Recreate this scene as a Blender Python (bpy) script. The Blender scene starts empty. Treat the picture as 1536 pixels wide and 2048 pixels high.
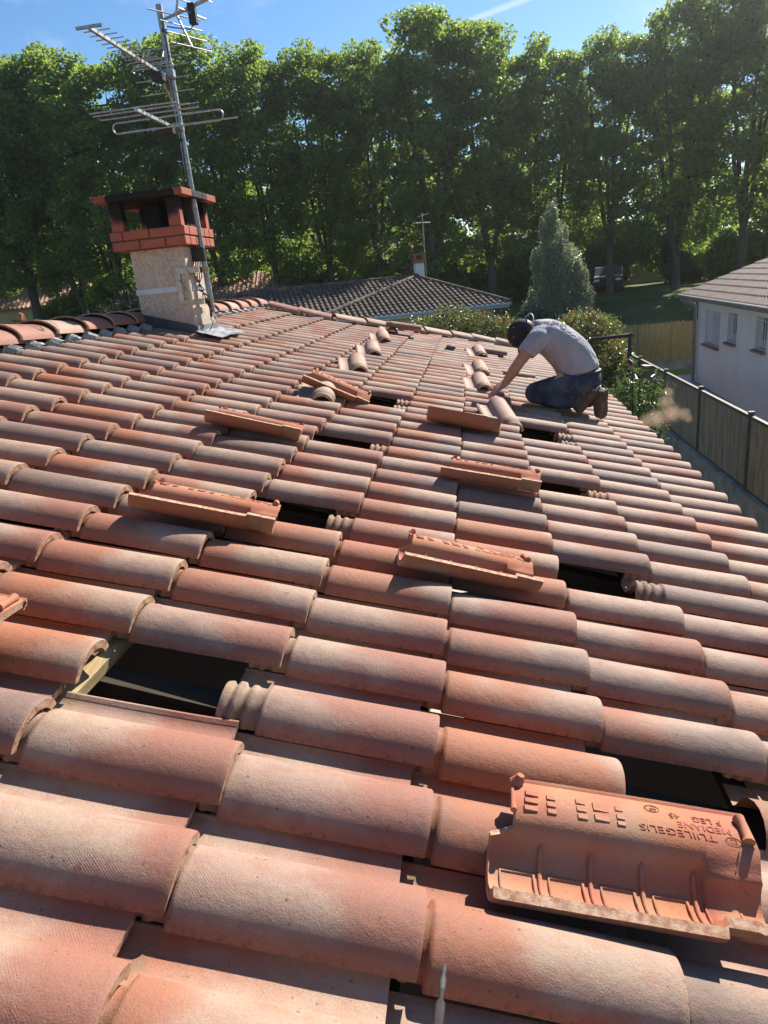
import bpy, bmesh, math, random
import numpy as np
from math import sin, cos, pi, radians, sqrt, tan
from mathutils import Matrix, Vector, Euler
from mathutils.bvhtree import BVHTree

scene = bpy.context.scene
COL = scene.collection
random.seed(7)
RNG = np.random.default_rng(7)

# ---------------------------------------------------------------- camera
cam_data = bpy.data.cameras.new('camera')
cam = bpy.data.objects.new('camera', cam_data)
COL.objects.link(cam)
RX = Vector((0.9884103665800559, 0.11970296119648571, -0.09336031446946991))
RY = Vector((-0.050521436032712114, -0.32055839299862976, -0.9458804899021243))
RZ = Vector((-0.1431521279553578, 0.9396347789205562, -0.3107956732370956))
CAM_POS = Vector((0.108, -0.758, 0.845))
cam.matrix_world = Matrix(((RX.x, -RY.x, -RZ.x, CAM_POS.x), (RX.y, -RY.y, -RZ.y, CAM_POS.y),
                           (RX.z, -RY.z, -RZ.z, CAM_POS.z), (0, 0, 0, 1)))
cam_data.sensor_fit = 'AUTO'
cam_data.sensor_width = 36.0
cam_data.lens = 1400.0 / 2048.0 * 36.0
cam_data.clip_start = 0.02
cam_data.clip_end = 3000.0
scene.camera = cam
scene.render.resolution_x = 768
scene.render.resolution_y = 1024

# ---------------------------------------------------------------- light
SUN_DIR = Vector((0.404, 0.668, 0.615)).normalized()      # towards the sun
SUN_EL = math.asin(SUN_DIR.z)
SUN_AZ = math.atan2(SUN_DIR.x, SUN_DIR.y)              # clockwise from +Y
sun_data = bpy.data.lights.new('sun', 'SUN')
sun_data.energy = 4.5
sun_data.angle = radians(0.53)
sun_data.color = (1.0, 0.94, 0.84)
sun = bpy.data.objects.new('sun', sun_data)
sun.rotation_euler = SUN_DIR.to_track_quat('Z', 'Y').to_euler()
sun.location = (20, 20, 30)
COL.objects.link(sun)

world = bpy.data.worlds.new('World')
scene.world = world
world.use_nodes = True
wt = world.node_tree
for n in list(wt.nodes):
    wt.nodes.remove(n)
def wn(t, **k):
    n = wt.nodes.new(t)
    for a, b in k.items():
        setattr(n, a, b)
    return n
w_out = wn('ShaderNodeOutputWorld')
w_bg = wn('ShaderNodeBackground')
w_bg.inputs['Strength'].default_value = 0.062
w_sky = wn('ShaderNodeTexSky', sky_type='NISHITA', sun_disc=False)
w_sky.sun_elevation = SUN_EL
w_sky.sun_rotation = SUN_AZ
w_sky.air_density = 1.0
w_sky.dust_density = 0.15
w_sky.ozone_density = 3.0
w_tc = wn('ShaderNodeTexCoord')
w_map = wn('ShaderNodeMapping')
w_map.inputs['Rotation'].default_value = (0.0, 0.55, 0.35)
w_map.inputs['Scale'].default_value = (2.2, 9.0, 9.0)
w_no = wn('ShaderNodeTexNoise')
w_no.inputs['Scale'].default_value = 1.0
w_no.inputs['Detail'].default_value = 7.0
w_no.inputs['Roughness'].default_value = 0.6
w_rm = wn('ShaderNodeMapRange')
w_rm.inputs['From Min'].default_value = 0.57
w_rm.inputs['From Max'].default_value = 0.82
w_rm.inputs['To Max'].default_value = 0.55
# contrail: a thin great-circle band broken up with noise
w_dot = wn('ShaderNodeVectorMath', operation='DOT_PRODUCT')
CT_A = Vector((0.00534, 0.96078, 0.27726)); CT_B = Vector((0.07957, 0.95371, 0.29000))
CT_N = CT_A.cross(CT_B).normalized()
w_dot.inputs[1].default_value = CT_N
w_abs = wn('ShaderNodeMath', operation='ABSOLUTE')
w_band = wn('ShaderNodeMapRange')
w_band.inputs['From Min'].default_value = 0.0045
w_band.inputs['From Max'].default_value = 0.001
w_band.inputs['To Max'].default_value = 0.42
w_max = wn('ShaderNodeMath', operation='MAXIMUM')
w_mix = wn('ShaderNodeMix', data_type='RGBA')
w_mix.inputs[7].default_value = (6.2, 6.8, 7.6, 1.0)
L = wt.links
L.new(w_tc.outputs['Generated'], w_map.inputs['Vector'])
L.new(w_map.outputs[0], w_no.inputs['Vector'])
L.new(w_no.outputs[0], w_rm.inputs['Value'])
L.new(w_tc.outputs['Generated'], w_dot.inputs[0])
L.new(w_dot.outputs['Value'], w_abs.inputs[0])
L.new(w_abs.outputs[0], w_band.inputs['Value'])
L.new(w_band.outputs[0], w_max.inputs[0])
L.new(w_rm.outputs[0], w_max.inputs[1])
L.new(w_max.outputs[0], w_mix.inputs[0])
w_hsv = wn('ShaderNodeHueSaturation')
w_hsv.inputs['Saturation'].default_value = 1.18
L.new(w_sky.outputs[0], w_hsv.inputs['Color'])
L.new(w_hsv.outputs[0], w_mix.inputs[6])
L.new(w_mix.outputs[2], w_bg.inputs['Color'])
L.new(w_bg.outputs[0], w_out.inputs['Surface'])

vs = scene.view_settings
vs.view_transform = 'Standard'
vs.look = 'None'
vs.exposure = 1.34
vs.gamma = 1.0
vs.use_curve_mapping = False
scene.render.engine = 'CYCLES'
scene.cycles.max_bounces = 6
scene.cycles.diffuse_bounces = 3
scene.cycles.transmission_bounces = 4
scene.cycles.transparent_max_bounces = 6
scene.cycles.volume_bounces = 1
scene.cycles.use_denoising = True

# ---------------------------------------------------------------- helpers
def N(nt, t, **k):
    n = nt.nodes.new(t)
    for a, b in k.items():
        setattr(n, a, b)
    return n

def new_mat(name):
    m = bpy.data.materials.new(name)
    m.use_nodes = True
    nt = m.node_tree
    b = nt.nodes['Principled BSDF']
    b.inputs['Specular IOR Level'].default_value = 0.3
    return m, nt, b

def noise(nt, vec, scale, detail=4.0, rough=0.55):
    n = N(nt, 'ShaderNodeTexNoise')
    n.inputs['Scale'].default_value = scale
    n.inputs['Detail'].default_value = detail
    n.inputs['Roughness'].default_value = rough
    if vec is not None:
        nt.links.new(vec, n.inputs['Vector'])
    return n.outputs[0]

def math_(nt, op, a, b=None, c=None, clamp=False):
    n = N(nt, 'ShaderNodeMath', operation=op, use_clamp=clamp)
    for i, v in enumerate((a, b, c)):
        if v is None:
            continue
        if isinstance(v, (int, float)):
            n.inputs[i].default_value = v
        else:
            nt.links.new(v, n.inputs[i])
    return n.outputs[0]

def ramp(nt, v, lo, hi, a=0.0, b=1.0, smooth=True):
    n = N(nt, 'ShaderNodeMapRange', interpolation_type='SMOOTHSTEP' if smooth else 'LINEAR')
    for nm, x in (('From Min', lo), ('From Max', hi), ('To Min', a), ('To Max', b)):
        if isinstance(x, (int, float)):
            n.inputs[nm].default_value = x
        else:
            nt.links.new(x, n.inputs[nm])
    nt.links.new(v, n.inputs['Value'])
    return n.outputs[0]

def mixc(nt, f, a, b, mode='MIX'):
    n = N(nt, 'ShaderNodeMix', data_type='RGBA', blend_type=mode)
    for i, v in ((0, f), (6, a), (7, b)):
        if isinstance(v, (int, float)):
            n.inputs[i].default_value = v
        elif isinstance(v, tuple):
            n.inputs[i].default_value = v if len(v) == 4 else (*v, 1.0)
        else:
            nt.links.new(v, n.inputs[i])
    return n.outputs[2]

def bump(nt, h, strength, dist, normal=None):
    n = N(nt, 'ShaderNodeBump')
    n.inputs['Strength'].default_value = strength
    n.inputs['Distance'].default_value = dist
    nt.links.new(h, n.inputs['Height'])
    if normal is not None:
        nt.links.new(normal, n.inputs['Normal'])
    return n.outputs[0]

def simple_mat(name, c1, c2=None, scale=12.0, rough=0.8, metal=0.0, bump_s=0.0, bump_scale=None, bump_d=0.003, spec=0.3, stretch=(1, 1, 1)):
    m, nt, b = new_mat(name)
    tc = N(nt, 'ShaderNodeTexCoord')
    mp = N(nt, 'ShaderNodeMapping')
    mp.inputs['Scale'].default_value = stretch
    nt.links.new(tc.outputs['Object'], mp.inputs[0])
    v = mp.outputs[0]
    f = ramp(nt, noise(nt, v, scale, 6.0, 0.6), 0.32, 0.68)
    nt.links.new(mixc(nt, f, c1, c2 or tuple(x * 0.7 for x in c1)), b.inputs['Base Color'])
    b.inputs['Roughness'].default_value = rough
    b.inputs['Metallic'].default_value = metal
    b.inputs['Specular IOR Level'].default_value = spec
    if bump_s:
        h = noise(nt, v, bump_scale or scale * 6, 5.0, 0.6)
        nt.links.new(bump(nt, h, bump_s, bump_d), b.inputs['Normal'])
    return m

class MB:
    """collects vertices and faces of one mesh object"""
    def __init__(self):
        self.v, self.f, self.m, self.s = [], [], [], []
    def add(self, verts, faces, mi=0, smooth=False):
        o = len(self.v)
        self.v += [tuple(p) for p in verts]
        for f in faces:
            self.f.append([i + o for i in f]); self.m.append(mi); self.s.append(smooth)
    def box(self, c, s, mi=0, rot=None, top=(1, 1)):
        hx, hy, hz = s[0] / 2, s[1] / 2, s[2] / 2
        vs_ = [Vector((x * hx * (top[0] if z > 0 else 1), y * hy * (top[1] if z > 0 else 1), z * hz)) for z in (-1, 1) for y in (-1, 1) for x in (-1, 1)]
        if rot is not None:
            vs_ = [rot @ p for p in vs_]
        c = Vector(c)
        self.add([p + c for p in vs_], [(0, 2, 3, 1), (4, 5, 7, 6), (0, 1, 5, 4), (2, 6, 7, 3), (1, 3, 7, 5), (0, 4, 6, 2)], mi)
    def span(self, a, b, mi=0):
        self.box([(x + y) / 2 for x, y in zip(a, b)], [abs(y - x) for x, y in zip(a, b)], mi)
    def tube(self, pts, r, seg=8, mi=0, caps=True, smooth=True, flat=None):
        pts = [Vector(p) for p in pts]
        rr = r if isinstance(r, (list, tuple)) else [r] * len(pts)
        rings = []
        up = None
        for i, p in enumerate(pts):
            t = (pts[min(i + 1, len(pts) - 1)] - pts[max(i - 1, 0)])
            if t.length < 1e-9:
                t = Vector((0, 0, 1))
            t.normalize()
            if up is None:
                up = Vector((0, 0, 1)) if abs(t.z) < 0.9 else Vector((1, 0, 0))
            x = (up - t * up.dot(t))
            if x.length < 1e-6:
                x = t.orthogonal()
            x.normalize(); y = t.cross(x); up = x
            k = 1.0 if flat is None else flat
            rings.append([p + x * cos(2 * pi * j / seg) * rr[i] * k + y * sin(2 * pi * j / seg) * rr[i] for j in range(seg)])
        vs_ = [q for g in rings for q in g]
        fs = []
        for i in range(len(pts) - 1):
            for j in range(seg):
                a, b = i * seg + j, i * seg + (j + 1) % seg
                fs.append((a, b, b + seg, a + seg))
        self.add(vs_, fs, mi, smooth)
        if caps:
            n = len(pts) - 1
            self.add(rings[0], [tuple(range(seg - 1, -1, -1))], mi)
            self.add(rings[n], [tuple(range(seg))], mi)
    def prism(self, poly, axis, a, b, mi=0):
        """extrude a 2D polygon along an axis between a and b"""
        def P(p, h):
            q = list(p); q.insert(axis, h); return q
        n = len(poly)
        self.add([P(p, a) for p in poly] + [P(p, b) for p in poly],
                 [tuple(range(n - 1, -1, -1)), tuple(range(n, 2 * n))] + [(i, (i + 1) % n, n + (i + 1) % n, n + i) for i in range(n)], mi)
    def mesh(self, name, mats):
        me = bpy.data.meshes.new(name)
        me.from_pydata([tuple(v) for v in self.v], [], self.f)
        for m in (mats if isinstance(mats, (list, tuple)) else [mats]):
            me.materials.append(m)
        me.polygons.foreach_set('material_index', self.m)
        me.polygons.foreach_set('use_smooth', self.s)
        me.update()
        return me
    def build(self, name, mats, parent=None, fix=False):
        me = self.mesh(name, mats)
        if fix:
            fix_normals(me)
        return link(name, me, parent)

def fix_normals(me):
    bm = bmesh.new(); bm.from_mesh(me)
    bmesh.ops.recalc_face_normals(bm, faces=bm.faces)
    bm.to_mesh(me); bm.free()

def link(name, me, parent=None):
    o = bpy.data.objects.new(name, me)
    COL.objects.link(o)
    if parent is not None:
        o.parent = parent
    return o

def tag(o, label=None, cat=None, group=None, kind=None):
    if label: o['label'] = label
    if cat: o['category'] = cat
    if group: o['group'] = group
    if kind: o['kind'] = kind
    return o

def empty(name, loc=(0, 0, 0), rz=0.0):
    o = bpy.data.objects.new(name, None)
    COL.objects.link(o)
    o.empty_display_size = 0.1
    o.location = loc
    o.rotation_euler = (0, 0, rz)
    return o

def bevel(o, w, seg=2, ang=40):
    m = o.modifiers.new('edge', 'BEVEL')
    m.width = w; m.segments = seg; m.limit_method = 'ANGLE'; m.angle_limit = radians(ang)
    return o

def copy_tree(o, parent=None):
    c = o.copy(); COL.objects.link(c)
    if parent is not None:
        c.parent = parent
    for ch in o.children:
        copy_tree(ch, c)
    return c

# roof frame: u down the slope, v along the eave, n off the roof
TH = radians(16.0)
ROOF = Matrix(((cos(TH), 0, sin(TH), 0), (0, 1, 0, 0), (-sin(TH), 0, cos(TH), 0), (0, 0, 0, 1)))
def rp(u, v, n=0.0):
    return ROOF @ Vector((u, v, n))
TL = 0.36            # exposed tile length
TW = 0.215465        # tile row pitch

VEIL_HAZE = 0.0005
GROUND = -3.4        # our side of the fence
YARD = -2.95         # the neighbour's side
# ---------------------------------------------------------------- materials
def tile_material(name, attr=False, inside=False):
    m, nt, b = new_mat(name)
    if attr:
        a = N(nt, 'ShaderNodeAttribute', attribute_name='local'); vec = a.outputs['Vector']
        c = N(nt, 'ShaderNodeAttribute', attribute_name='rnd'); col = c.outputs['Color']; rnd = c.outputs['Fac']
    else:
        tc = N(nt, 'ShaderNodeTexCoord'); vec = tc.outputs['Object']
        oi = N(nt, 'ShaderNodeObjectInfo'); col = oi.outputs['Color']; rnd = oi.outputs['Random']
    sc = N(nt, 'ShaderNodeSeparateColor'); nt.links.new(col, sc.inputs[0])
    p_sand, p_dark, p_hue = sc.outputs[0], sc.outputs[1], sc.outputs[2]
    sx = N(nt, 'ShaderNodeSeparateXYZ'); nt.links.new(vec, sx.inputs[0])
    x, y, z = sx.outputs[0], sx.outputs[1], sx.outputs[2]
    # every tile gets its own piece of the noise
    sh = N(nt, 'ShaderNodeVectorMath', operation='ADD'); nt.links.new(vec, sh.inputs[0])
    cb = N(nt, 'ShaderNodeCombineXYZ')
    nt.links.new(math_(nt, 'MULTIPLY', rnd, 37.0), cb.inputs[0])
    nt.links.new(math_(nt, 'MULTIPLY', p_hue, 53.0), cb.inputs[1])
    nt.links.new(math_(nt, 'MULTIPLY', p_sand, 29.0), cb.inputs[2])
    nt.links.new(cb.outputs[0], sh.inputs[1]); v = sh.outputs[0]
    mp = N(nt, 'ShaderNodeMapping'); mp.inputs['Scale'].default_value = (0.75, 1.5, 1.5)
    nt.links.new(v, mp.inputs[0]); vs_ = mp.outputs[0]
    n_low = noise(nt, vs_, 7.0, 3.0, 0.5)
    mps = N(nt, 'ShaderNodeMapping'); mps.inputs['Scale'].default_value = (0.35, 3.2, 3.2); nt.links.new(v, mps.inputs[0]); strv = mps.outputs[0]
    n_mid = noise(nt, v, 26.0, 5.0, 0.6)
    n_fine = noise(nt, v, 420.0, 3.0, 0.7)
    clay = mixc(nt, ramp(nt, p_hue, .12, .62), (0.300, 0.112, 0.056), (0.255, 0.110, 0.074))
    sand = mixc(nt, ramp(nt, noise(nt, vs_, 3.0, 2.0), 0.35, 0.65), (0.335, 0.240, 0.172), (0.305, 0.203, 0.152))
    # sprayed sand: one soft edged zone along the tile
    t = math_(nt, 'MULTIPLY', x, -2.78)                          # 0 low end, 1 top of the exposed part
    flip = math_(nt, 'GREATER_THAN', p_hue, 0.42)
    tt = N(nt, 'ShaderNodeMix', data_type='FLOAT')
    nt.links.new(flip, tt.inputs[0]); nt.links.new(t, tt.inputs[2]); nt.links.new(math_(nt, 'SUBTRACT', 1.0, t), tt.inputs[3])
    edge = math_(nt, 'ADD', math_(nt, 'SUBTRACT', p_sand, tt.outputs[0]), math_(nt, 'MULTIPLY', math_(nt, 'SUBTRACT', n_low, 0.5), 1.1))
    s_mask = ramp(nt, edge, -0.16, 0.22)
    s_mask = math_(nt, 'MULTIPLY', s_mask, ramp(nt, n_mid, 0.20, 0.60, 0.45, 0.90))
    # the flank low on the barrel stays bare clay
    flank = ramp(nt, math_(nt, 'ADD', y, math_(nt, 'MULTIPLY', math_(nt, 'SUBTRACT', n_mid, 0.5), 0.02)), -0.074, -0.052)
    s_mask = math_(nt, 'MULTIPLY', s_mask, ramp(nt, flank, 0.0, 1.0, 0.12, 1.0))
    c = mixc(nt, s_mask, clay, sand)
    # dark flame spray, weighted by y to paint shade on the barrel's near half
    n_d = noise(nt, vs_, 8.5, 4.0, 0.55)
    d_mask = ramp(nt, math_(nt, 'ADD', n_d, math_(nt, 'ADD', math_(nt, 'SUBTRACT', p_dark, 0.44), math_(nt, 'MULTIPLY', y, -1.6))), 0.42, 0.76)
    d_mask = math_(nt, 'MULTIPLY', d_mask, ramp(nt, flank, 0.0, 1.0, 0.25, 0.80))
    c = mixc(nt, d_mask, c, mixc(nt, n_mid, (0.120, 0.084, 0.070), (0.21, 0.145, 0.118)))
    blot = ramp(nt, noise(nt, v, 19.0, 6.0, 0.7), 0.38, 0.66)
    c = mixc(nt, math_(nt, 'MULTIPLY', blot, 0.24), c, mixc(nt, 0.5, c, (0.15, 0.085, 0.075)))
    # grain, pores and iron specks
    grain = ramp(nt, n_fine, 0.3, 0.7, 0.78, 1.17, False)
    c = mixc(nt, 1.0, c, N_gray(nt, grain), 'MULTIPLY')
    vo = N(nt, 'ShaderNodeTexVoronoi'); vo.inputs['Scale'].default_value = 78.0; nt.links.new(v, vo.inputs['Vector'])
    vsep = N(nt, 'ShaderNodeSeparateColor'); nt.links.new(vo.outputs['Color'], vsep.inputs[0])
    keep = math_(nt, 'GREATER_THAN', vsep.outputs[0], 0.45)
    rad = math_(nt, 'MULTIPLY', math_(nt, 'POWER', vsep.outputs[1], 3.0), 0.22)
    pit = math_(nt, 'MULTIPLY', keep, math_(nt, 'LESS_THAN', vo.outputs['Distance'], rad))
    vo2 = N(nt, 'ShaderNodeTexVoronoi'); vo2.inputs['Scale'].default_value = 17.0; nt.links.new(v, vo2.inputs['Vector'])
    v2 = N(nt, 'ShaderNodeSeparateColor'); nt.links.new(vo2.outputs['Color'], v2.inputs[0])
    d2 = math_(nt, 'ADD', vo2.outputs['Distance'], math_(nt, 'MULTIPLY', math_(nt, 'SUBTRACT', noise(nt, v, 160.0, 2.0), 0.5), 0.22))
    spot = math_(nt, 'MULTIPLY', math_(nt, 'GREATER_THAN', v2.outputs[0], 0.80), math_(nt, 'LESS_THAN', d2, math_(nt, 'MULTIPLY', v2.outputs[1], 0.11)))
    c = mixc(nt, math_(nt, 'MULTIPLY', pit, 0.62), c, (0.085, 0.040, 0.028))
    c = mixc(nt, math_(nt, 'MULTIPLY', spot, 0.65), c, (0.22, 0.070, 0.045))
    # grey dirt and lichen on the part that is normally covered and along the joints
    dirt = math_(nt, 'MULTIPLY', ramp(nt, x, -0.355, -0.372), ramp(nt, noise(nt, v, 34.0, 5.0, 0.65), 0.36, 0.60))
    c = mixc(nt, math_(nt, 'MULTIPLY', dirt, 0.75), c, (0.22, 0.155, 0.085))
    grime = math_(nt, 'MULTIPLY', ramp(nt, math_(nt, 'ADD', x, math_(nt, 'MULTIPLY', n_mid, 0.06)), -0.275, -0.335), ramp(nt, noise(nt, v, 14.0, 6.0, .7), .42, .62, .0, .42))
    c = mixc(nt, grime, c, (0.115, 0.075, 0.052))
    streak = ramp(nt, noise(nt, strv, 9.0, 5.0, .7), .60, .74, 0.0, .45)
    c = mixc(nt, streak, c, (0.15, 0.095, 0.075))
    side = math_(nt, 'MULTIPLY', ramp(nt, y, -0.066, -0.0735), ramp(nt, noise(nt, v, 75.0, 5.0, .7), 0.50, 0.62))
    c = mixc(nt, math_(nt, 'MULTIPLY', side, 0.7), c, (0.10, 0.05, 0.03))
    nt.links.new(c, b.inputs['Base Color'])
    b.inputs['Roughness'].default_value = 0.74
    b.inputs['Specular IOR Level'].default_value = 0.34
    # pressed canvas hatch + sandy grain
    wv = N(nt, 'ShaderNodeTexWave', bands_direction='DIAGONAL'); wv.inputs['Scale'].default_value = 120.0
    wv.inputs['Distortion'].default_value = 1.5; nt.links.new(v, wv.inputs['Vector'])
    hh = math_(nt, 'ADD', n_fine, math_(nt, 'MULTIPLY', wv.outputs['Fac'], math_(nt, 'MULTIPLY', 0.22, ramp(nt, noise(nt, v, 6.0, 2.0), .5, .65))))
    hh = math_(nt, 'SUBTRACT', hh, math_(nt, 'MULTIPLY', pit, 1.6))
    hh = math_(nt, 'ADD', hh, math_(nt, 'MULTIPLY', noise(nt, v, 90.0, 3.0), 0.9))
    nb = bump(nt, hh, 0.45, 0.0018)
    nb = bump(nt, n_mid, 0.35, 0.005, nb)
    nt.links.new(nb, b.inputs['Normal'])
    return m

def N_gray(nt, v):
    n = N(nt, 'ShaderNodeCombineColor')
    for i in range(3):
        nt.links.new(v, n.inputs[i])
    return n.outputs[0]

M_TILE = tile_material('terracotta_tile')
M_TILE_REST = tile_material('terracotta_tile_far', attr=True)

def raw_clay():
    m, nt, b = new_mat('raw_clay')
    tc = N(nt, 'ShaderNodeTexCoord'); v = tc.outputs['Object']
    n1 = noise(nt, v, 9.0, 4.0); n2 = noise(nt, v, 70.0, 5.0, 0.65); n3 = noise(nt, v, 300.0, 2.0)
    oi = N(nt, 'ShaderNodeObjectInfo')
    c = mixc(nt, ramp(nt, n1, 0.38, 0.62), (0.36, 0.128, 0.078), (0.37, 0.150, 0.075))
    c = mixc(nt, ramp(nt, n2, 0.60, 0.72, 0.0, 0.7), c, (0.20, 0.085, 0.05))
    c = mixc(nt, ramp(nt, n2, 0.38, 0.26, 0.0, 0.35), c, (0.58, 0.33, 0.22))
    dn_ = noise(nt, v, 5.0, 5.0, 0.65)
    c = mixc(nt, math_(nt, 'MULTIPLY', ramp(nt, dn_, .45, .68), ramp(nt, oi.outputs['Random'], 0, 1, .15, .75)), c, (0.30, 0.20, 0.14))
    nt.links.new(c, b.inputs['Base Color'])
    b.inputs['Roughness'].default_value = 0.85
    b.inputs['Specular IOR Level'].default_value = 0.2
    nt.links.new(bump(nt, math_(nt, 'ADD', n3, n2), 0.35, 0.002), b.inputs['Normal'])
    return m
M_CLAY = raw_clay()
M_RIM = simple_mat('chalky_clay_edge', (0.50, 0.33, 0.22), (0.28, 0.13, 0.075), 60, 0.9, bump_s=0.4, bump_scale=200)
M_LETTER = simple_mat('stamped_clay', (0.27, 0.075, 0.045), (0.33, 0.10, 0.055), 40, 0.85)
M_WOOD_NEW = simple_mat('pale_timber', (0.38, 0.29, 0.15), (0.24, 0.165, 0.075), 9, 0.8, stretch=(6, 1, 6), bump_s=0.3)
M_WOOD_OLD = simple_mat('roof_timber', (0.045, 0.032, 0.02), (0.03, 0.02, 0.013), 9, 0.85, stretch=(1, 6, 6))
M_RENDER = None
def render_mat():
    m, nt, b = new_mat('roughcast_render')
    tc = N(nt, 'ShaderNodeTexCoord'); v = tc.outputs['Object']
    big = noise(nt, v, 3.0, 4.0); mpw = N(nt, 'ShaderNodeMapping'); mpw.inputs['Scale'].default_value = (1.5, 1.5, 0.8); nt.links.new(v, mpw.inputs[0]); worm = noise(nt, mpw.outputs[0], 27.0, 4.0, 0.6); fine = noise(nt, v, 140.0, 3.0)
    w = math_(nt, 'ABSOLUTE', math_(nt, 'SUBTRACT', worm, 0.5))
    groove = ramp(nt, w, 0.0, 0.038, 1.0, 0.0)
    c = mixc(nt, ramp(nt, big, 0.35, 0.65), (0.58, 0.475, 0.375), (0.50, 0.40, 0.325))
    c = mixc(nt, math_(nt, 'MULTIPLY', groove, 0.55), c, (0.20, 0.15, 0.11))
    c = mixc(nt, ramp(nt, fine, 0.35, 0.65, 0.0, 0.35), c, (0.33, 0.25, 0.19))
    # weathered towards the foot, in an uneven stain
    sx = N(nt, 'ShaderNodeSeparateXYZ'); nt.links.new(v, sx.inputs[0])
    st = ramp(nt, math_(nt, 'ADD', sx.outputs[2], math_(nt, 'MULTIPLY', noise(nt, v, 6.0, 5.0), 0.5)), 1.12, 0.85, 0.0, 0.45)
    c = mixc(nt, st, c, (0.24, 0.19, 0.155))
    nt.links.new(c, b.inputs['Base Color'])
    b.inputs['Roughness'].default_value = 0.95
    h = math_(nt, 'SUBTRACT', math_(nt, 'MULTIPLY', fine, 0.5), groove)
    nt.links.new(bump(nt, h, 0.5, 0.005), b.inputs['Normal'])
    return m
M_RENDER = render_mat()

def sooty_brick():
    m, nt, b = new_mat('sooty_brick')
    tc = N(nt, 'ShaderNodeTexCoord')
    g = N(nt, 'ShaderNodeNewGeometry'); v = g.outputs['Position']
    oi = N(nt, 'ShaderNodeObjectInfo')
    sc = N(nt, 'ShaderNodeSeparateColor'); nt.links.new(oi.outputs['Color'], sc.inputs[0])
    n1 = noise(nt, v, 14.0, 5.0); n2 = noise(nt, v, 120.0, 3.0)
    c = mixc(nt, ramp(nt, n1, 0.3, 0.7), (0.36, 0.108, 0.066), (0.30, 0.088, 0.056))
    c = mixc(nt, ramp(nt, n2, 0.4, 0.7, 0.0, 0.35), c, (0.26, 0.07, 0.045))
    # soot stain round the outlet
    d = N(nt, 'ShaderNodeVectorMath', operation='SUBTRACT'); nt.links.new(v, d.inputs[0]); d.inputs[1].default_value = (-2.34, 4.96, 1.70)
    mp = N(nt, 'ShaderNodeVectorMath', operation='MULTIPLY'); nt.links.new(d.outputs[0], mp.inputs[0]); mp.inputs[1].default_value = (0.92, 0.80, 2.0)
    ln = N(nt, 'ShaderNodeVectorMath', operation='LENGTH'); nt.links.new(mp.outputs[0], ln.inputs[0])
    soot = ramp(nt, math_(nt, 'ADD', ln.outputs['Value'], math_(nt, 'MULTIPLY', math_(nt, 'SUBTRACT', n1, 0.5), 0.16)), 0.62, 0.48)
    soot = math_(nt, 'MULTIPLY', soot, sc.outputs[0])
    c = mixc(nt, math_(nt, 'MULTIPLY', soot, 0.988), c, (0.010, 0.009, 0.009))
    nt.links.new(c, b.inputs['Base Color'])
    b.inputs['Roughness'].default_value = 0.82
    nt.links.new(bump(nt, math_(nt, 'ADD', n1, n2), 0.3, 0.003), b.inputs['Normal'])
    return m
M_BRICK = sooty_brick()
M_SOOT = simple_mat('soot_black', (0.012, 0.011, 0.011), (0.03, 0.025, 0.022), 20, 0.9)
M_MORTAR = simple_mat('dark_mortar', (0.16, 0.13, 0.11), (0.10, 0.08, 0.07), 40, 0.95)
M_ZINC = simple_mat('grey_zinc', (0.22, 0.23, 0.24), (0.15, 0.155, 0.165), 8, 0.6, 0.3, 0.2)
M_LEAD = simple_mat('dark_flashing', (0.085, 0.085, 0.090), (0.05, 0.05, 0.055), 10, 0.6, 0.3)
M_GALV = simple_mat('galvanised_steel', (0.36, 0.37, 0.36), (0.20, 0.21, 0.20), 30, 0.45, 0.75, spec=0.5)
M_GALV_Y = simple_mat('passivated_steel', (0.48, 0.44, 0.34), (0.30, 0.27, 0.20), 12, 0.5, 0.4, spec=0.5)
M_ALU = simple_mat('dull_aluminium', (0.44, 0.43, 0.41), (0.30, 0.29, 0.28), 25, 0.42, 0.7, spec=0.5)
M_STRAP = simple_mat('bright_steel_band', (0.50, 0.52, 0.55), (0.40, 0.42, 0.45), 8, 0.5, 0.3)
M_BLACKP = simple_mat('black_plastic', (0.018, 0.018, 0.020), (0.030, 0.028, 0.028), 20, 0.5)
M_FOIL = simple_mat('crinkled_foil', (0.42, 0.41, 0.39), (0.16, 0.16, 0.15), 90, 0.5, 0.0, 0.8, 110, 0.004, 0.4)
M_WHITEWALL = simple_mat('white_house_render', (0.66, 0.66, 0.66), (0.60, 0.60, 0.61), 1.2, 0.9, bump_s=0.2, bump_scale=80)
M_SHUTTER = simple_mat('grey_white_shutter', (0.56, 0.56, 0.58), (0.50, 0.50, 0.52), 3, 0.6)
M_SILL = simple_mat('terracotta_sill', (0.34, 0.17, 0.11), (0.27, 0.13, 0.09), 9, 0.85)
M_BROWNTILE = simple_mat('brown_concrete_tile', (0.165, 0.098, 0.076), (0.085, 0.053, 0.043), 3, 0.75, bump_s=0.2)
M_GUTTER = simple_mat('grey_gutter', (0.22, 0.20, 0.20), (0.17, 0.16, 0.16), 6, 0.5)
M_CREAM = simple_mat('cream_wall', (0.55, 0.47, 0.35), (0.47, 0.40, 0.30), 1.0, 0.9)
M_GLASS = simple_mat('dark_window_glass', (0.03, 0.035, 0.04), (0.05, 0.05, 0.055), 2, 0.12, spec=0.6)
M_CONCRETE = simple_mat('weathered_concrete', (0.34, 0.32, 0.29), (0.20, 0.19, 0.17), 4, 0.95, bump_s=0.4)
M_BOARD = simple_mat('brown_fence_board', (0.330, 0.260, 0.195), (0.185, 0.145, 0.110), 5, 0.85, stretch=(3, 3, 0.4))
M_POST = simple_mat('dark_fence_post', (0.10, 0.090, 0.080), (0.065, 0.060, 0.054), 8, 0.6)
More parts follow.
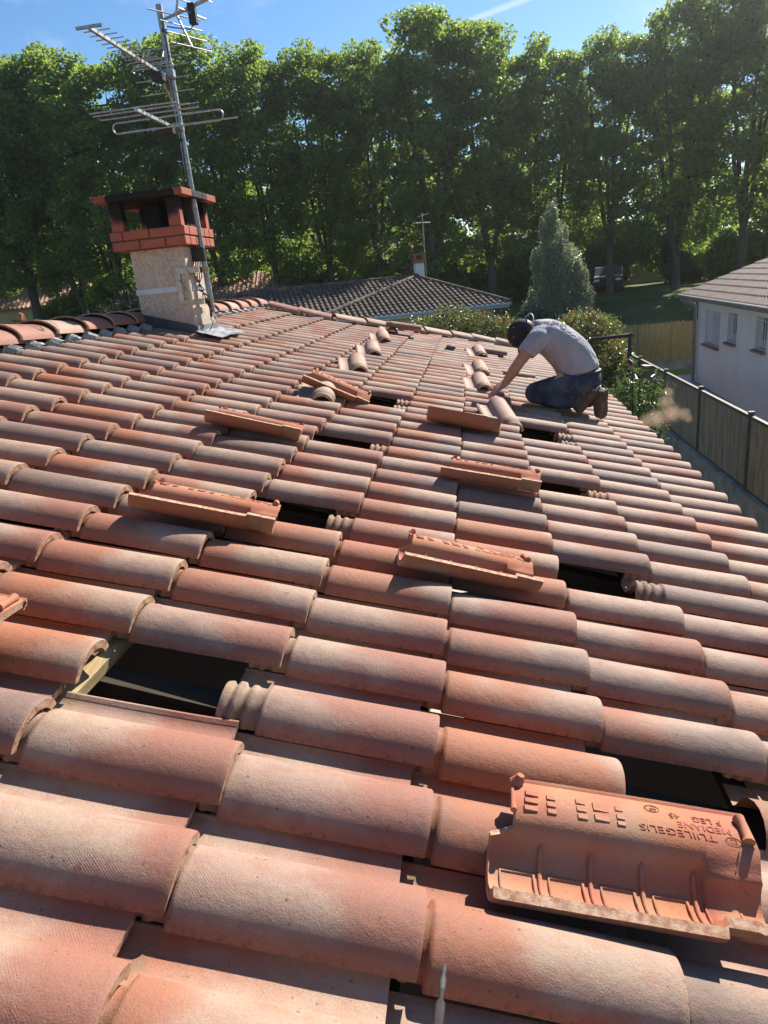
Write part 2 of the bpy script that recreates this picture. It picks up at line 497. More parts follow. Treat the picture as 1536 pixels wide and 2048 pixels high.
M_BAMBOO = simple_mat('split_bamboo', (0.54, 0.41, 0.17), (0.33, 0.24, 0.095), 7, 0.75, stretch=(9, 9, 0.5))
M_BARK = simple_mat('grey_bark', (0.090, 0.078, 0.062), (0.050, 0.043, 0.034), 8, 0.95, bump_s=0.5)
M_DARKBARK = simple_mat('dark_bark', (0.055, 0.045, 0.035), (0.03, 0.025, 0.02), 8, 0.95)

def dark_tile_mat():
    m, nt, b = new_mat('weathered_dark_tile')
    b.inputs['Specular IOR Level'].default_value = 0.12
    g = N(nt, 'ShaderNodeNewGeometry'); v = g.outputs['Position']
    oi = N(nt, 'ShaderNodeObjectInfo')
    n1 = noise(nt, v, 2.0, 5.0, 0.65); n2 = noise(nt, v, 30.0, 3.0)
    c = mixc(nt, ramp(nt, n1, 0.40, 0.66), (0.085, 0.064, 0.052), (0.180, 0.128, 0.096))
    c = mixc(nt, math_(nt, 'MULTIPLY', oi.outputs['Random'], 0.55), c, (0.050, 0.044, 0.042))
    c = mixc(nt, ramp(nt, n2, 0.52, 0.70, 0.0, 0.4), c, (0.20, 0.18, 0.14))
    nt.links.new(c, b.inputs['Base Color']); b.inputs['Roughness'].default_value = 0.8
    return m
M_DARKTILE = dark_tile_mat()

def leaf_mat(name, c1, c2, trans, rough=0.5, spec=0.35, tmix=0.42):
    m, nt, b = new_mat(name)
    at = N(nt, 'ShaderNodeAttribute', attribute_name='tint')
    c = mixc(nt, at.outputs['Fac'], c1, c2)
    nt.links.new(c, b.inputs['Base Color'])
    b.inputs['Roughness'].default_value = rough
    b.inputs['Specular IOR Level'].default_value = spec
    tr = N(nt, 'ShaderNodeBsdfTranslucent')
    nt.links.new(mixc(nt, at.outputs['Fac'], tuple(x * 0.75 for x in trans), trans), tr.inputs['Color'])
    mx = N(nt, 'ShaderNodeMixShader'); mx.inputs[0].default_value = tmix
    out = nt.nodes['Material Output']
    nt.links.new(b.outputs[0], mx.inputs[1]); nt.links.new(tr.outputs[0], mx.inputs[2])
    nt.links.new(mx.outputs[0], out.inputs['Surface'])
    return m
M_LEAF = leaf_mat('plane_tree_leaf', (0.052, 0.100, 0.026), (0.108, 0.160, 0.042), (0.36, 0.50, 0.07), tmix=.50)
M_LEAF_OLIVE = leaf_mat('silvery_leaf', (0.17, 0.20, 0.13), (0.27, 0.29, 0.21), (0.30, 0.36, 0.16), 0.35, 0.6, 0.35)
M_LEAF_DARK = leaf_mat('dark_conifer_leaf', (0.020, 0.036, 0.020), (0.032, 0.052, 0.028), (0.03, 0.05, 0.015), 0.6, 0.2, 0.25)
M_LEAF_PHOT = leaf_mat('photinia_leaf', (0.060, 0.095, 0.028), (0.120, 0.130, 0.045), (0.20, 0.24, 0.05), 0.35, 0.5, 0.35)
M_LEAF_RED = leaf_mat('photinia_red_leaf', (0.30, 0.045, 0.030), (0.38, 0.085, 0.050), (0.45, 0.09, 0.04), 0.4, 0.4, 0.4)
M_LEAF_YEL = leaf_mat('yellow_green_leaf', (0.16, 0.19, 0.030), (0.26, 0.27, 0.045), (0.36, 0.38, 0.05), 0.45, 0.35, 0.4)
M_LEAF_OLE = leaf_mat('oleander_leaf', (0.050, 0.085, 0.035), (0.085, 0.125, 0.048), (0.16, 0.24, 0.05), 0.33, 0.5, 0.3)
M_FLOWER = simple_mat('pink_flower', (0.60, 0.14, 0.16), (0.50, 0.10, 0.13), 30, 0.6)
M_GRASSBLADE = leaf_mat('grass_blade', (0.12, 0.14, 0.035), (0.24, 0.22, 0.085), (0.26, 0.28, 0.06), 0.6, 0.2, 0.35)

def ground_mat():
    m, nt, b = new_mat('lawn_ground')
    g = N(nt, 'ShaderNodeNewGeometry'); v = g.outputs['Position']
    n1 = noise(nt, v, 0.35, 5.0, 0.6); n2 = noise(nt, v, 9.0, 5.0, 0.7)
    c = mixc(nt, ramp(nt, n1, 0.38, 0.62), (0.060, 0.085, 0.026), (0.110, 0.115, 0.042))
    c = mixc(nt, ramp(nt, n2, 0.55, 0.75, 0.0, 0.6), c, (0.17, 0.145, 0.075))
    nt.links.new(c, b.inputs['Base Color']); b.inputs['Roughness'].default_value = 0.95
    b.inputs['Specular IOR Level'].default_value = 0.1
    nt.links.new(bump(nt, n2, 0.8, 0.06), b.inputs['Normal'])
    return m
M_GROUND = ground_mat()
M_LAWN = simple_mat('sunlit_lawn', (0.11, 0.19, 0.035), (0.15, 0.21, 0.05), 14, .95, bump_s=.8, bump_scale=60, bump_d=.03)  # grass strip with the sunlight put into its brighter green
M_PAVE = simple_mat('grey_paving', (0.33, 0.32, 0.31), (0.25, 0.245, 0.24), 3, 0.9, bump_s=0.2)
M_GRAVEL = simple_mat('dark_gravel', (0.15, 0.135, 0.12), (0.08, 0.073, 0.066), 30, 0.95, bump_s=0.6)
# ---------------------------------------------------------------- ground
def build_ground():
    mb = MB()
    xs = sorted(set([-260, -120, -60, -30, -12, 0, 4.28, 4.42, 8, 14, 22, 40, 80, 160, 280]))
    ys = sorted(set([-60, -20, 0, 8, 16, 22, 25, 27, 30, 34, 38, 42, 46, 52, 60, 75, 100, 160, 320, 700]))
    def z(x, y):
        a = GROUND if x < 4.35 else YARD - 0.02
        if y > 24.6:
            k = min(1, (y - 24.6) / 17.0); k = k * k * (3 - 2 * k)
            a = a + (-1.0 - a) * k
        if y > 60:
            a += (min(y, 320) - 60) * 0.012
        return a
    idx = {}
    vs_, fs = [], []
    for j, y in enumerate(ys):
        for i, x in enumerate(xs):
            idx[i, j] = len(vs_); vs_.append((x, y, z(x, y)))
    for j in range(len(ys) - 1):
        for i in range(len(xs) - 1):
            fs.append((idx[i, j], idx[i + 1, j], idx[i + 1, j + 1], idx[i, j + 1]))
    mb.add(vs_, fs, 0, True)
    return tag(mb.build('ground', M_GROUND), kind='structure')
build_ground()
mb = MB(); mb.span((4.55, 2.0, YARD - 0.05), (6.72, 23.4, YARD + 0.004)); mb.span((6.72, 22.16, YARD - 0.05), (9.5, 23.4, YARD + 0.004))
tag(mb.build('pavement', M_PAVE), kind='structure')
mb = MB(); mb.span((4.5, 23.42, YARD - .1), (9.5, 24.44, YARD + .03))
tag(mb.build('lawn', M_LAWN), kind='structure')

# ---------------------------------------------------------------- roof tiles
def tile_profile(nb):
    a, h = 0.074, 0.064
    P = []
    t0, t1 = radians(11), radians(167)
    for k in range(nb + 1):
        t = t0 + (t1 - t0) * k / nb
        P.append((-a * cos(t), h * (sin(t) - 1.0)))
    y1, z1 = P[-1]
    P += [(y1 + 0.003, z1 - 0.009), (y1 + 0.011, -0.0668), (0.112, -0.0680), (0.1485, -0.0675), (0.1515, -0.0600), (0.1565, -0.0595), (0.1595, -0.0655), (0.164, -0.0655)]
    return P, nb
def tile_mesh(name, nb=18, rich=True, seed=0, loose=False, head=True):
    P, nbar = tile_profile(nb)
    n = len(P)
    nrm = []
    for i in range(n):
        a = P[max(i - 1, 0)]; b = P[min(i + 1, n - 1)]
        dy, dz = b[0] - a[0], b[1] - a[1]; l = sqrt(dy * dy + dz * dz)
        nrm.append((-dz / l, dy / l))
    if rich:
        S = [(0.0, -0.0022), (-0.003, -0.0004), (-0.012, 0.0), (-0.07, 0), (-0.14, 0), (-0.21, 0), (-0.28, 0), (-0.345, 0), (-0.3515, -0.0005), (-0.3535, -0.0045),
             (-0.372, -0.0045), (-0.378, -0.001), (-0.386, -0.001), (-0.391, -0.0085), (-0.400, -0.0085), (-0.405, 0.001), (-0.414, 0.0015), (-0.419, -0.0075), (-0.426, -0.0075), (-0.430, -0.001), (-0.440, -0.003)]
    else:
        S = [(0.0, 0), (-0.12, 0), (-0.24, 0), (-0.352, 0), (-0.36, -0.004), (-0.44, -0.003)]
    if loose:
        S = [(0.0, -0.0022), (-0.003, -0.0004), (-0.012, 0.0), (-0.07, 0), (-0.14, 0), (-0.21, 0), (-0.28, 0), (-0.345, 0), (-0.3515, -0.0005), (-0.3535, -0.0045), (-0.40, -0.0045), (-0.405, -0.002), (-0.440, -0.003)]
    if not head:
        S = [(0.0, -0.0022), (-0.003, -0.0004), (-0.012, 0.0), (-0.07, 0), (-0.14, 0), (-0.21, 0), (-0.28, 0), (-0.345, 0), (-0.395, 0), (-0.399, -0.0035), (-0.436, -0.0035), (-0.440, -0.006)]
    r = random.Random(seed)
    bow, twist = r.uniform(-0.0022, 0.0022), r.uniform(-0.004, 0.004)
    wob = [r.uniform(-0.0004, 0.0004) for _ in range(12)]
    def pt(si, i, dn):
        x, off = S[si]
        y, z = P[i]; ny, nz = nrm[i]
        pan = max(0.0, min(1.0, (i - nbar + 1) / 2.0)) if i > nbar - 2 else 0.0
        ct_ = abs(cos(radians(11) + radians(156) * min(i, nbar) / nbar))
        o = (off - (0.0135 * ct_ ** 1.5 if x < -0.353 and head else 0.0)) * (1 - pan) + dn
        xx = x
        if pan > 0 and x > -0.1:
            xx = x - 0.036 * pan * (1 + x / 0.1)
        zz = z + nz * o + x * 0.056
        s = x / 0.44
        zz += bow * 4 * (-s) * (1 + s) + twist * s * y * 2.0 + wob[(i * 5 + si) % 12] * 0.5
        return (xx, y + ny * o + wob[(i + si * 3) % 12] * 0.4, zz)
    mb = MB()
    ns = len(S)
    def grid(dn, flip, mi):
        vs_ = [pt(si, i, dn) for si in range(ns) for i in range(n)]
        fs = []
        for si in range(ns - 1):
            for i in range(n - 1):
                q = (si * n + i, si * n + i + 1, (si + 1) * n + i + 1, (si + 1) * n + i)
                fs.append(q[::-1] if flip else q)
        mb.add(vs_, fs, mi, True)
        return vs_
    A = grid(0.0, True, 0)
    B = grid(-0.0170, False, 1)
    # rim
    def strip(ids, mi=2, close=False):
        vs_ = []
        for q in ids:
            vs_ += [A[q], B[q]]
        mb.add(vs_, [(2 * k, 2 * k + 1, 2 * k + 3, 2 * k + 2) for k in range(len(ids) - 1)], mi)
    strip([i for i in range(n)])
    strip([(ns - 1) * n + i for i in range(n)][::-1])
    strip([si * n for si in range(ns)][::-1])
    strip([si * n + n - 1 for si in range(ns)])
    if loose:
        def inner(x, t, d):
            a, h = 0.074 - 0.0170 - d, 0.064 - 0.0170 - d
            return Vector((x, -a * cos(t), -0.064 + h * sin(t) + x * 0.056))
        for x in (-0.085, -0.168, -0.252, -0.336):
            mb.tube([inner(x, radians(a), 0.0008) for a in range(18, 160, 10)], [0.0012] + [0.0042] * 13 + [0.001], 6, 1)
        for x0, x1 in ((-0.02, -0.075), (-0.10, -0.155), (-0.185, -0.238), (-0.268, -0.322), (-0.35, -0.405)):
            mb.tube([inner(x0, radians(62), 0), inner(x0, radians(104), 0), inner(x1 - 0.004, radians(104), 0)], 0.0030, 5, 1)
            mb.tube([inner(x1, radians(104), 0), inner(x1, radians(58), 0)], 0.0030, 5, 1)
        zp = -0.0850
        def under(x, y, z):
            return (x, y, z + x * 0.056)
        # hook under the head, corner lugs, and the stepped lower end
        mb.tube([under(-0.424, 0.090, zp - 0.004), under(-0.425, 0.10, zp - 0.005), under(-0.426, 0.13, zp - 0.005), under(-0.424, 0.143, zp - 0.004)], [0.011, 0.008, 0.008, 0.011], 8, 1)
        mb.tube([under(-0.040, 0.150, zp + 0.004), under(-0.045, 0.152, zp - 0.006), under(-0.046, 0.153, zp - 0.013)], [0.013, 0.010, 0.007], 8, 1)
        mb.tube([under(-0.032, 0.079, zp - 0.001), under(-0.032, 0.104, zp), under(-0.032, 0.13, zp)], [0.006, 0.004, 0.003], 6, 1)
        # pressed squares beside the lettering
        for gx, gy, sx, sy in ((-.062, .090, .022, .010), (-.064, .108, .022, .010), (-.066, .125, .022, .010), (-.098, .090, .015, .009), (-.098, .106, .015, .009), (-.099, .122, .015, .009),
                               (-.150, .090, .016, .010), (-.150, .107, .016, .010), (-.150, .124, .016, .010), (-.183, .094, .024, .012), (-.184, .118, .026, .017), (-.215, .089, .013, .008), (-.216, .104, .013, .010), (-.216, .122, .013, .009)):
            mb.box(under(gx, gy, zp + 0.0005), (sx, sy, 0.0046), 1, top=(1.08, 1.12))
    return mb.mesh(name, [M_TILE, M_CLAY, M_RIM])

NEAR_TILE = [tile_mesh('roof_tile', 22, True, s) for s in (1, 2, 3, 4)]
MID_TILE = [tile_mesh('roof_tile_mid', 12, True, s) for s in (5, 6)]

# the house under the roof
house = empty('tiled_house', (0, 0, GROUND))
tag(house, 'low house whose terracotta barrel tile roof fills the foreground', 'house')
ROOT = Matrix.Translation(Vector((0, 0, -GROUND)))
RU, EU = -2.76, 1.44       # ridge and eave along the slope
V0, V1 = -3.6, 8.03        # roof ends along the eave direction
ridge_x, ridge_z = RU * cos(TH), -RU * sin(TH)
eave_x, eave_z = 1.36, -0.545
back_x = 2 * ridge_x - eave_x
mb = MB()
w = 0.24
mb.span((eave_x - 0.45, V0 + 0.2, 0), (eave_x - 0.45 + w, V1 - 0.1, eave_z - GROUND - 0.02))
mb.span((back_x + 0.45 - w, V0 + 0.2, 0), (back_x + 0.45, V1 - 0.1, eave_z - GROUND - 0.02))
for y in (V0 + 0.2, V1 - 0.34):
    gx0, gx1 = back_x + 0.45, eave_x - 0.45
    gz = -GROUND
    mb.prism([(gx0 + w, 0), (gx1, 0), (gx1, eave_z + gz - 0.02), (ridge_x, ridge_z + gz - 0.22), (gx0 + w, eave_z + gz - 0.02)], 1, y, y + w)
mb.span((back_x + 0.7, V0 + 0.45, eave_z - GROUND - 0.45), (eave_x - 0.46, V1 - 0.36, eave_z - GROUND - 0.38))
mb.span((-0.6, V1 - .09, 0), (eave_x - .46, 9.2, eave_z - GROUND - .06))
mb.build('wall', M_CREAM, house)

# roof carcass: battens along the eave direction, rafters down the slope (object frame = roof frame)
mb = MB()
for j in range(-7, 5):
    u = j * TL - 0.40
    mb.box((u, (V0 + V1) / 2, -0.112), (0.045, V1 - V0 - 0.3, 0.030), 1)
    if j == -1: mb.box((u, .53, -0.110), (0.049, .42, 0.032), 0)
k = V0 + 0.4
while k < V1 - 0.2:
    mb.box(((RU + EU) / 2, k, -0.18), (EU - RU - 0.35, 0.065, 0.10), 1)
    k += 0.62
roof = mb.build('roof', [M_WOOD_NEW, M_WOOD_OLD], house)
roof.matrix_local = ROOT @ ROOF
roof['label'] = 'terracotta barrel tile slope with several tiles lifted out'

MISSING = {(2, -1), (2, 2), (7, -1), (7, 2), (12, 2), (12, -1), (17, -1), (18, -1), (17, 2), (18, 2), (30, 2)}
OVER = {  # colour of single tiles near the camera: sand, dark, hue
    (-1, -1): (.55, .05, .55), (-1, 0): (.75, .05, .30), (0, -1): (.80, .30, .72), (0, 0): (.58, .22, .62), (0, 1): (.70, .10, .35), (0, 2): (.70, .62, .50),
    (1, -1): (.42, .20, .55), (1, 0): (.62, .32, .66), (1, 1): (.30, .48, .20), (1, -2): (.10, .75, .5), (2, 0): (.40, .26, .78), (2, 1): (.10, .12, .10), (2, -2): (.12, .12, .12),
    (3, -2): (.48, .08, .2), (3, -1): (.62, .34, .58), (3, 0): (.60, .12, .70), (3, 1): (.58, .12, .25), (3, 2): (.60, .46, .30), (4, -1): (.55, .18, .36), (4, 0): (.78, .30, .60), (4, -2): (.62, .12, .33),
    (4, 1): (.50, .52, .40), (4, 2): (.60, .44, .55), (5, 1): (.42, .05, .9), (5, 2): (.60, .36, .5), (5, 0): (.20, .30, .3), (5, -1): (.70, .12, .3), (5, -2): (.55, .1, .35), (6, 0): (.20, .16, .10), (6, 1): (.05, .0, .2),
    (6, -2): (.5, .2, .6), (7, 0): (.30, .12, .40), (7, 1): (.15, .05, .15), (8, 0): (.50, .05, .3), (8, 1): (.10, .18, .15), (9, 1): (.40, .78, .5), (10, 1): (.45, .70, .5), (8, 2): (.55, .50, .5), (6, -1): (.12, .10, .08),
    (7, -2): (.6, .2, .4), (8, -1): (.72, .28, .5), (8, -2): (.2, .5, .5), (9, 0): (.62, .3, .3), (10, 0): (.55, .45, .4), (11, 0): (.7, .2, .6),
}
def tile_color(i, j, r):
    if (i, j) in OVER:
        return OVER[i, j]
    sand = r.choice((0.15, 0.35, 0.5, 0.6, 0.7, 0.8, 0.95))
    if j >= 2:
        sand = min(1.0, sand + 0.25)
    dark = r.choice((0.02, 0.05, 0.1, 0.18, 0.25, 0.35, 0.45, 0.68))
    return (sand + r.uniform(-.05, .05), dark, r.random())
def vmax(u):
    return V1 + 1.40 * min(1.0, max(0.0, (u + 1.85) / 2.0))
slots = []
for i in range(-12, 45):
    for j in range(-6, 5):
        if i * TW > vmax(j * TL - 0.18) - 0.02: continue
        if (i, j) in MISSING:
            continue
        slots.append((i, j))
def visible(i, j):
    best = False
    for du, dv in ((0, 0), (-0.36, 0), (-0.18, 0), (0, 0.1), (0, -0.1)):
        p = rp(j * TL + du, i * TW + dv)
        d = p - CAM_POS
        zz = d.dot(RZ)
        if zz > 0.05 and abs(d.dot(RX) / zz * 1400) < 790 and abs(d.dot(RY) / zz * 1400) < 1050:
            best = True
    return best
def under_chimney(i, j):
    return -2.34 < j * TL - 0.30 < -2.0 and 4.72 < i * TW < 5.24 and j * TL - 0.36 > -2.64 and j == -6
def dist(i, j):
    return (rp(j * TL - 0.18, i * TW) - CAM_POS).length
vis = sorted([s for s in slots if visible(*s)], key=lambda s: dist(*s))
single = vis[:292]
single_set = set(single)
rest = [s for s in slots if s not in single_set]
rr = random.Random(3)
for (i, j) in single:
    d = dist(i, j)
    me = NEAR_TILE[rr.randrange(4)] if d < 3.0 else MID_TILE[rr.randrange(2)]
    o = link('roof_tile', me, roof)
    o.location = (j * TL + rr.uniform(-.005, .005), i * TW + rr.uniform(-.003, .003), rr.uniform(-.0025, .0025))
    o.rotation_euler = (radians(rr.uniform(-.9, .9)), radians(rr.uniform(-.35, .35)), radians(rr.uniform(-.6, .6)))
    c = tile_color(i, j, rr)
    o.color = (*c, 1.0)

def joined_tiles(name, places, parent, mats):
    P, nbar = tile_profile(8)
    P = P[:nbar + 3] + [(0.150, -0.066)]
    n = len(P)
    S = (0.0, -0.18, -0.352, -0.44)
    V, F, loc, rnd = [], [], [], []
    for (mat, c) in places:
        o = len(V)
        for x in S:
            for (y, z) in P:
                p = Vector((x, y, z + x * 0.056)); V.append(mat @ p); loc.append(p); rnd.append(c)
        for s in range(len(S) - 1):
            for q in range(n - 1):
                F.append((o + (s + 1) * n + q, o + (s + 1) * n + q + 1, o + s * n + q + 1, o + s * n + q))
        b = len(V)
        for (y, z) in P:
            V.append(mat @ Vector((0, y, z))); loc.append(Vector((0, y, z))); rnd.append(c)
        for (y, z) in P:
            V.append(mat @ Vector((-0.002, y * 0.92, z - 0.012))); loc.append(Vector((0, y, z))); rnd.append(c)
        for q in range(n - 1):
            F.append((b + q, b + q + 1, b + n + q + 1, b + n + q))
    me = bpy.data.meshes.new(name)
    me.from_pydata([tuple(v) for v in V], [], F)
    me.materials.append(mats)
    me.polygons.foreach_set('use_smooth', [True] * len(F))
    a = me.attributes.new('local', 'FLOAT_VECTOR', 'POINT'); a.data.foreach_set('vector', [x for p in loc for x in p])
    a = me.attributes.new('rnd', 'FLOAT_COLOR', 'POINT'); a.data.foreach_set('color', [x for c in rnd for x in (*c, 1.0)])
    o = link(name, me, parent)
    o['kind'] = 'stuff'
    return o
pl = []
for (i, j) in rest:
    pl.append((Matrix.Translation((j * TL, i * TW, rr.uniform(-.002, .002))), tile_color(i, j, rr)))
# the far slope behind the ridge
BACK = ROOF.inverted() @ Matrix.Translation((2 * ridge_x, 0, 0)) @ Matrix.Diagonal((-1, 1, 1, 1)) @ ROOF
BACKR = ROOF.inverted() @ Matrix.Translation((2 * ridge_x, 0, 0)) @ Matrix.Rotation(pi, 4, 'Z') @ ROOF
for i in range(-12, 37):
    for j in range(-6, 5):
        pl.append((BACKR @ Matrix.Translation((j * TL, -i * TW, 0)), tile_color(99, j, rr)))
joined_tiles('roof_tile', pl, roof, M_TILE_REST)

# ridge tiles along the top: half round, lapped, wide end towards the far gable
def half_round(name, L, r0, r1, th=0.014, seg=14, h=1.0):
    mb = MB()
    xs = [(0.0, r0 * 1.00), (0.02, r0 * 1.0), (0.03, r0 * 0.97), (L * 0.5, (r0 + r1) / 2), (L, r1)]
    A, B = [], []
    for x, r in xs:
        for k in range(seg + 1):
            t = pi * k / seg
            A.append((-r * cos(t), x, r * sin(t) * h))
            B.append((-(r - th) * cos(t), x, (r - th) * sin(t) * h))
    m = seg + 1
    fa, fb = [], []
    for i in range(len(xs) - 1):
        for k in range(seg):
            q = (i * m + k, i * m + k + 1, (i + 1) * m + k + 1, (i + 1) * m + k)
            fa.append(q); fb.append(q[::-1])
    mb.add(A, fa, 0, True); mb.add(B, fb, 1, True)
    for i in (0, len(xs) - 1):
        vs_ = []
        for k in range(m):
            vs_ += [A[i * m + k], B[i * m + k]]
        mb.add(vs_, [(2 * k, 2 * k + 1, 2 * k + 3, 2 * k + 2) for k in range(seg)], 2)
    for k in (0, seg):
        vs_ = []
        for i in range(len(xs)):
            vs_ += [A[i * m + k], B[i * m + k]]
        mb.add(vs_, [(2 * i, 2 * i + 1, 2 * i + 3, 2 * i + 2) for i in range(len(xs) - 1)], 2)
    return mb.mesh(name, [M_TILE, M_CLAY, M_RIM])
RIDGE = half_round('ridge_tile', 0.43, 0.190, 0.164, th=.017, h=0.54)
INV = ROOF.inverted() @ ROOT.inverted()
def roof_child(name, me, world_m):
    """world placement of a part whose parent is the roof"""
    o = link(name, me, roof)
    o.matrix_local = ROOF.inverted() @ world_m
    return o
v = -0.6
while v < V1 - 0.05:
    if not (4.70 < v + 0.2 < 5.33 and False):
        z = ridge_z - 0.034 + rr.uniform(-.003, .003)
        o = roof_child('ridge_tile', RIDGE, Matrix.Translation((ridge_x - 0.02, v, z)) @ Euler((radians(-2.6), radians(rr.uniform(-2, 2)), radians(rr.uniform(-1, 1)))).to_matrix().to_4x4())
        o.color = (rr.choice((.3, .55, .75, .9)), rr.choice((.05, .2, .5)), rr.random(), 1)
    v += 0.372
# nubs on the laps of the ridge tiles
for v in (2.72, 3.47):
    mb = MB()
    mb.tube([(0, 0, 0), (0, 0.012, 0.03), (0, 0.004, 0.05)], [0.016, 0.013, 0.008], 7, 0)
    mb.tube([(0, 0.03, -0.005), (0.0, 0.032, 0.03), (0.004, 0.026, 0.042)], [0.010, 0.010, 0.006], 7, 0)
    o = roof_child('ridge_clip', mb.mesh('ridge_clip', M_CLAY), Matrix.Translation((ridge_x - 0.05, v, ridge_z + 0.065)))
# foil closure strip under the ridge tiles
mb = MB()
nv = 330
vs_ = []
r2 = random.Random(5)
for k in range(nv + 1):
    v = 0.2 + (V1 - 0.3) * k / nv
    ph = ((v / TW) % 1.0)
    hump = 0.066 * max(0.0, cos(2 * pi * ph)) ** 0.6 - 0.06
    for q, u in enumerate((-2.62, -2.60, -2.575, -2.55, -2.53)):
        vs_.append((u + r2.uniform(-.004, .004), v, hump + 0.012 + (0.012, 0.008, 0.004, 0.001, -0.001)[q] - .028 + r2.uniform(-.0035, .0035)))
mb.add(vs_, [(k * 5 + q, k * 5 + q + 1, k * 5 + q + 6, k * 5 + q + 5) for k in range(nv) for q in range(4)], 0, False)
mb.build('ridge_foil', M_FOIL, roof)

# verge tiles along the far gable
VERGE = half_round('verge_tile', 0.41, 0.135, 0.112, h=0.50)
for j in range(-7, 4):
    u = j * TL + 0.42
    o = link('verge_tile', VERGE, roof)
    o.matrix_local = Matrix.Translation((u, vmax(u) + 0.02, -0.012 + rr.uniform(-.003, .003))) @ Matrix.Rotation(radians(90) + math.atan2(vmax(u) - vmax(u - .4), .4), 4, 'Z') @ Matrix.Rotation(radians(3.6), 4, 'X')
    o.color = (rr.choice((.6, .8, .95)), rr.choice((.05, .2, .5)), rr.random(), 1)
mb = MB()
cu_ = [RU + .05 + (EU - RU - .1) * k / 40 for k in range(41)]
mb.add([(u, vmax(u) + .08 + d_, z_) for u in cu_ for d_, z_ in ((0, -.17), (.03, -.17), (.03, -.03), (0, -.03))], [(4 * k + a_, 4 * k + (a_ + 1) % 4, 4 * k + 4 + (a_ + 1) % 4, 4 * k + 4 + a_) for k in range(40) for a_ in range(4)])
mb.build('verge_board', M_CONCRETE, roof)
# ventilation outlet
mb = MB()
mb.tube([(0, 0, -0.03), (0, 0, 0.022)], 0.055, 20, 0)
mb.tube([(0, 0, 0.0225), (0, 0, 0.026)], 0.043, 20, 1)
mb.tube([(0.0, 0.0, 0.024), (0, 0, 0.034)], [0.024, 0.012], 12, 2)
o = mb.build('vent_outlet', [M_LEAD, M_BLACKP, M_ZINC], roof)
o.location = (-0.20, 7.56, -0.002)

# ---------------------------------------------------------------- chimney (a part of the house)
CX0, CX1, CY0, CY1 = -2.535, -2.095, 4.78, 5.25
mb = MB()
mb.span((CX0, CY0, 0.2), (CX1, CY1, 1.256))
ch = mb.build('chimney', M_RENDER, house)
ch.location = (0, 0, -GROUND)
ch['label'] = 'roughcast chimney stack with a brick collar and sooty brick hood'
bevel(ch, 0.012, 2)
def brick(name, a, b, sootk=1.0, mat=None):
    c = [(x + y) / 2 for x, y in zip(a, b)]
    m_ = MB(); m_.box((0, 0, 0), [abs(y - x) for x, y in zip(a, b)])
    o = m_.build(name, mat or M_BRICK, ch)
    o.location = c
    if name == 'hood_brick' and abs(c[0] + 2.336) > .24 and abs(c[1] - 5.02) > .24: sootk = .25
    o.color = (sootk, 0, 0, 1)
    bevel(o, 0.004, 1)
    return o
def course(x0, x1, y0, y1, z0, z1, depth, lens_x, lens_y, sootk, name='brick'):
    g = 0.008 if name == 'brick' else 0.003
    def row(a0, a1, cuts, fn):
        p = a0; k = 0
        seq = list(cuts)
        while p < a1 - 0.01:
            l = seq[k % len(seq)]; k += 1
            e = min(p + l, a1)
            if a1 - e < 0.05: e = a1
            fn(p, e if e >= a1 - 1e-6 else e - g)
            p = e
    row(x0, x1, lens_x, lambda p, e: brick(name, (p, y0, z0), (e, y0 + depth, z1), sootk))
    row(x0, x1, lens_x, lambda p, e: brick(name, (p, y1 - depth, z0), (e, y1, z1), sootk))
    row(y0 + depth + g, y1 - depth - g, lens_y, lambda p, e: brick(name, (x0, p, z0), (x0 + depth, e, z1), sootk))
    row(y0 + depth + g, y1 - depth - g, lens_y, lambda p, e: brick(name, (x1 - depth, p, z0), (x1, e, z1), sootk))
BX0, BX1, BY0, BY1 = -2.622, -2.030, 4.700, 5.325
course(BX0, BX1, BY0, BY1, 1.258, 1.320, 0.10, (0.225, 0.21), (0.12, 0.22), 0.0)
course(BX0 - 0.004, BX1 + 0.004, BY0 - 0.004, BY1 + 0.004, 1.329, 1.392, 0.10, (0.105, 0.215, 0.24), (0.21, 0.11), 0.15)
mb = MB(); mb.span((BX0 + 0.02, BY0 + 0.02, 1.262), (BX1 - 0.02, BY1 - 0.02, 1.386))
mb.build('mortar_bed', M_MORTAR, ch)
for (px, py) in ((-2.555, 4.745), (-2.095, 4.745), (-2.555, 5.28), (-2.095, 5.28)):
    brick('corner_post', (px - 0.048, py - 0.035, 1.393), (px + 0.048, py + 0.035, 1.598))
mb = MB(); mb.span((-2.42, 4.94, 1.393), (-2.30, 5.10, 1.598)); mb.span((-2.16, 4.93, 1.393), (-2.10, 5.16, 1.598))
mb.tube([(-2.30, 4.86, 1.39), (-2.30, 4.86, 1.43)], 0.05, 14, 0)
mb.build('flue', M_SOOT, ch)
CAPX0, CAPX1, CAPY0, CAPY1 = -2.690, -1.982, 4.655, 5.385
course(CAPX0, CAPX1, CAPY0, CAPY1, 1.600, 1.650, 0.21, (0.105, 0.215, 0.22), (0.215, 0.107), 1.0, 'hood_brick')
mb = MB(); mb.span((CAPX0 + 0.20, CAPY0 + 0.20, 1.603), (CAPX1 - 0.20, CAPY1 - 0.20, 1.662))
mb.build('hood_slab', M_SOOT, ch)
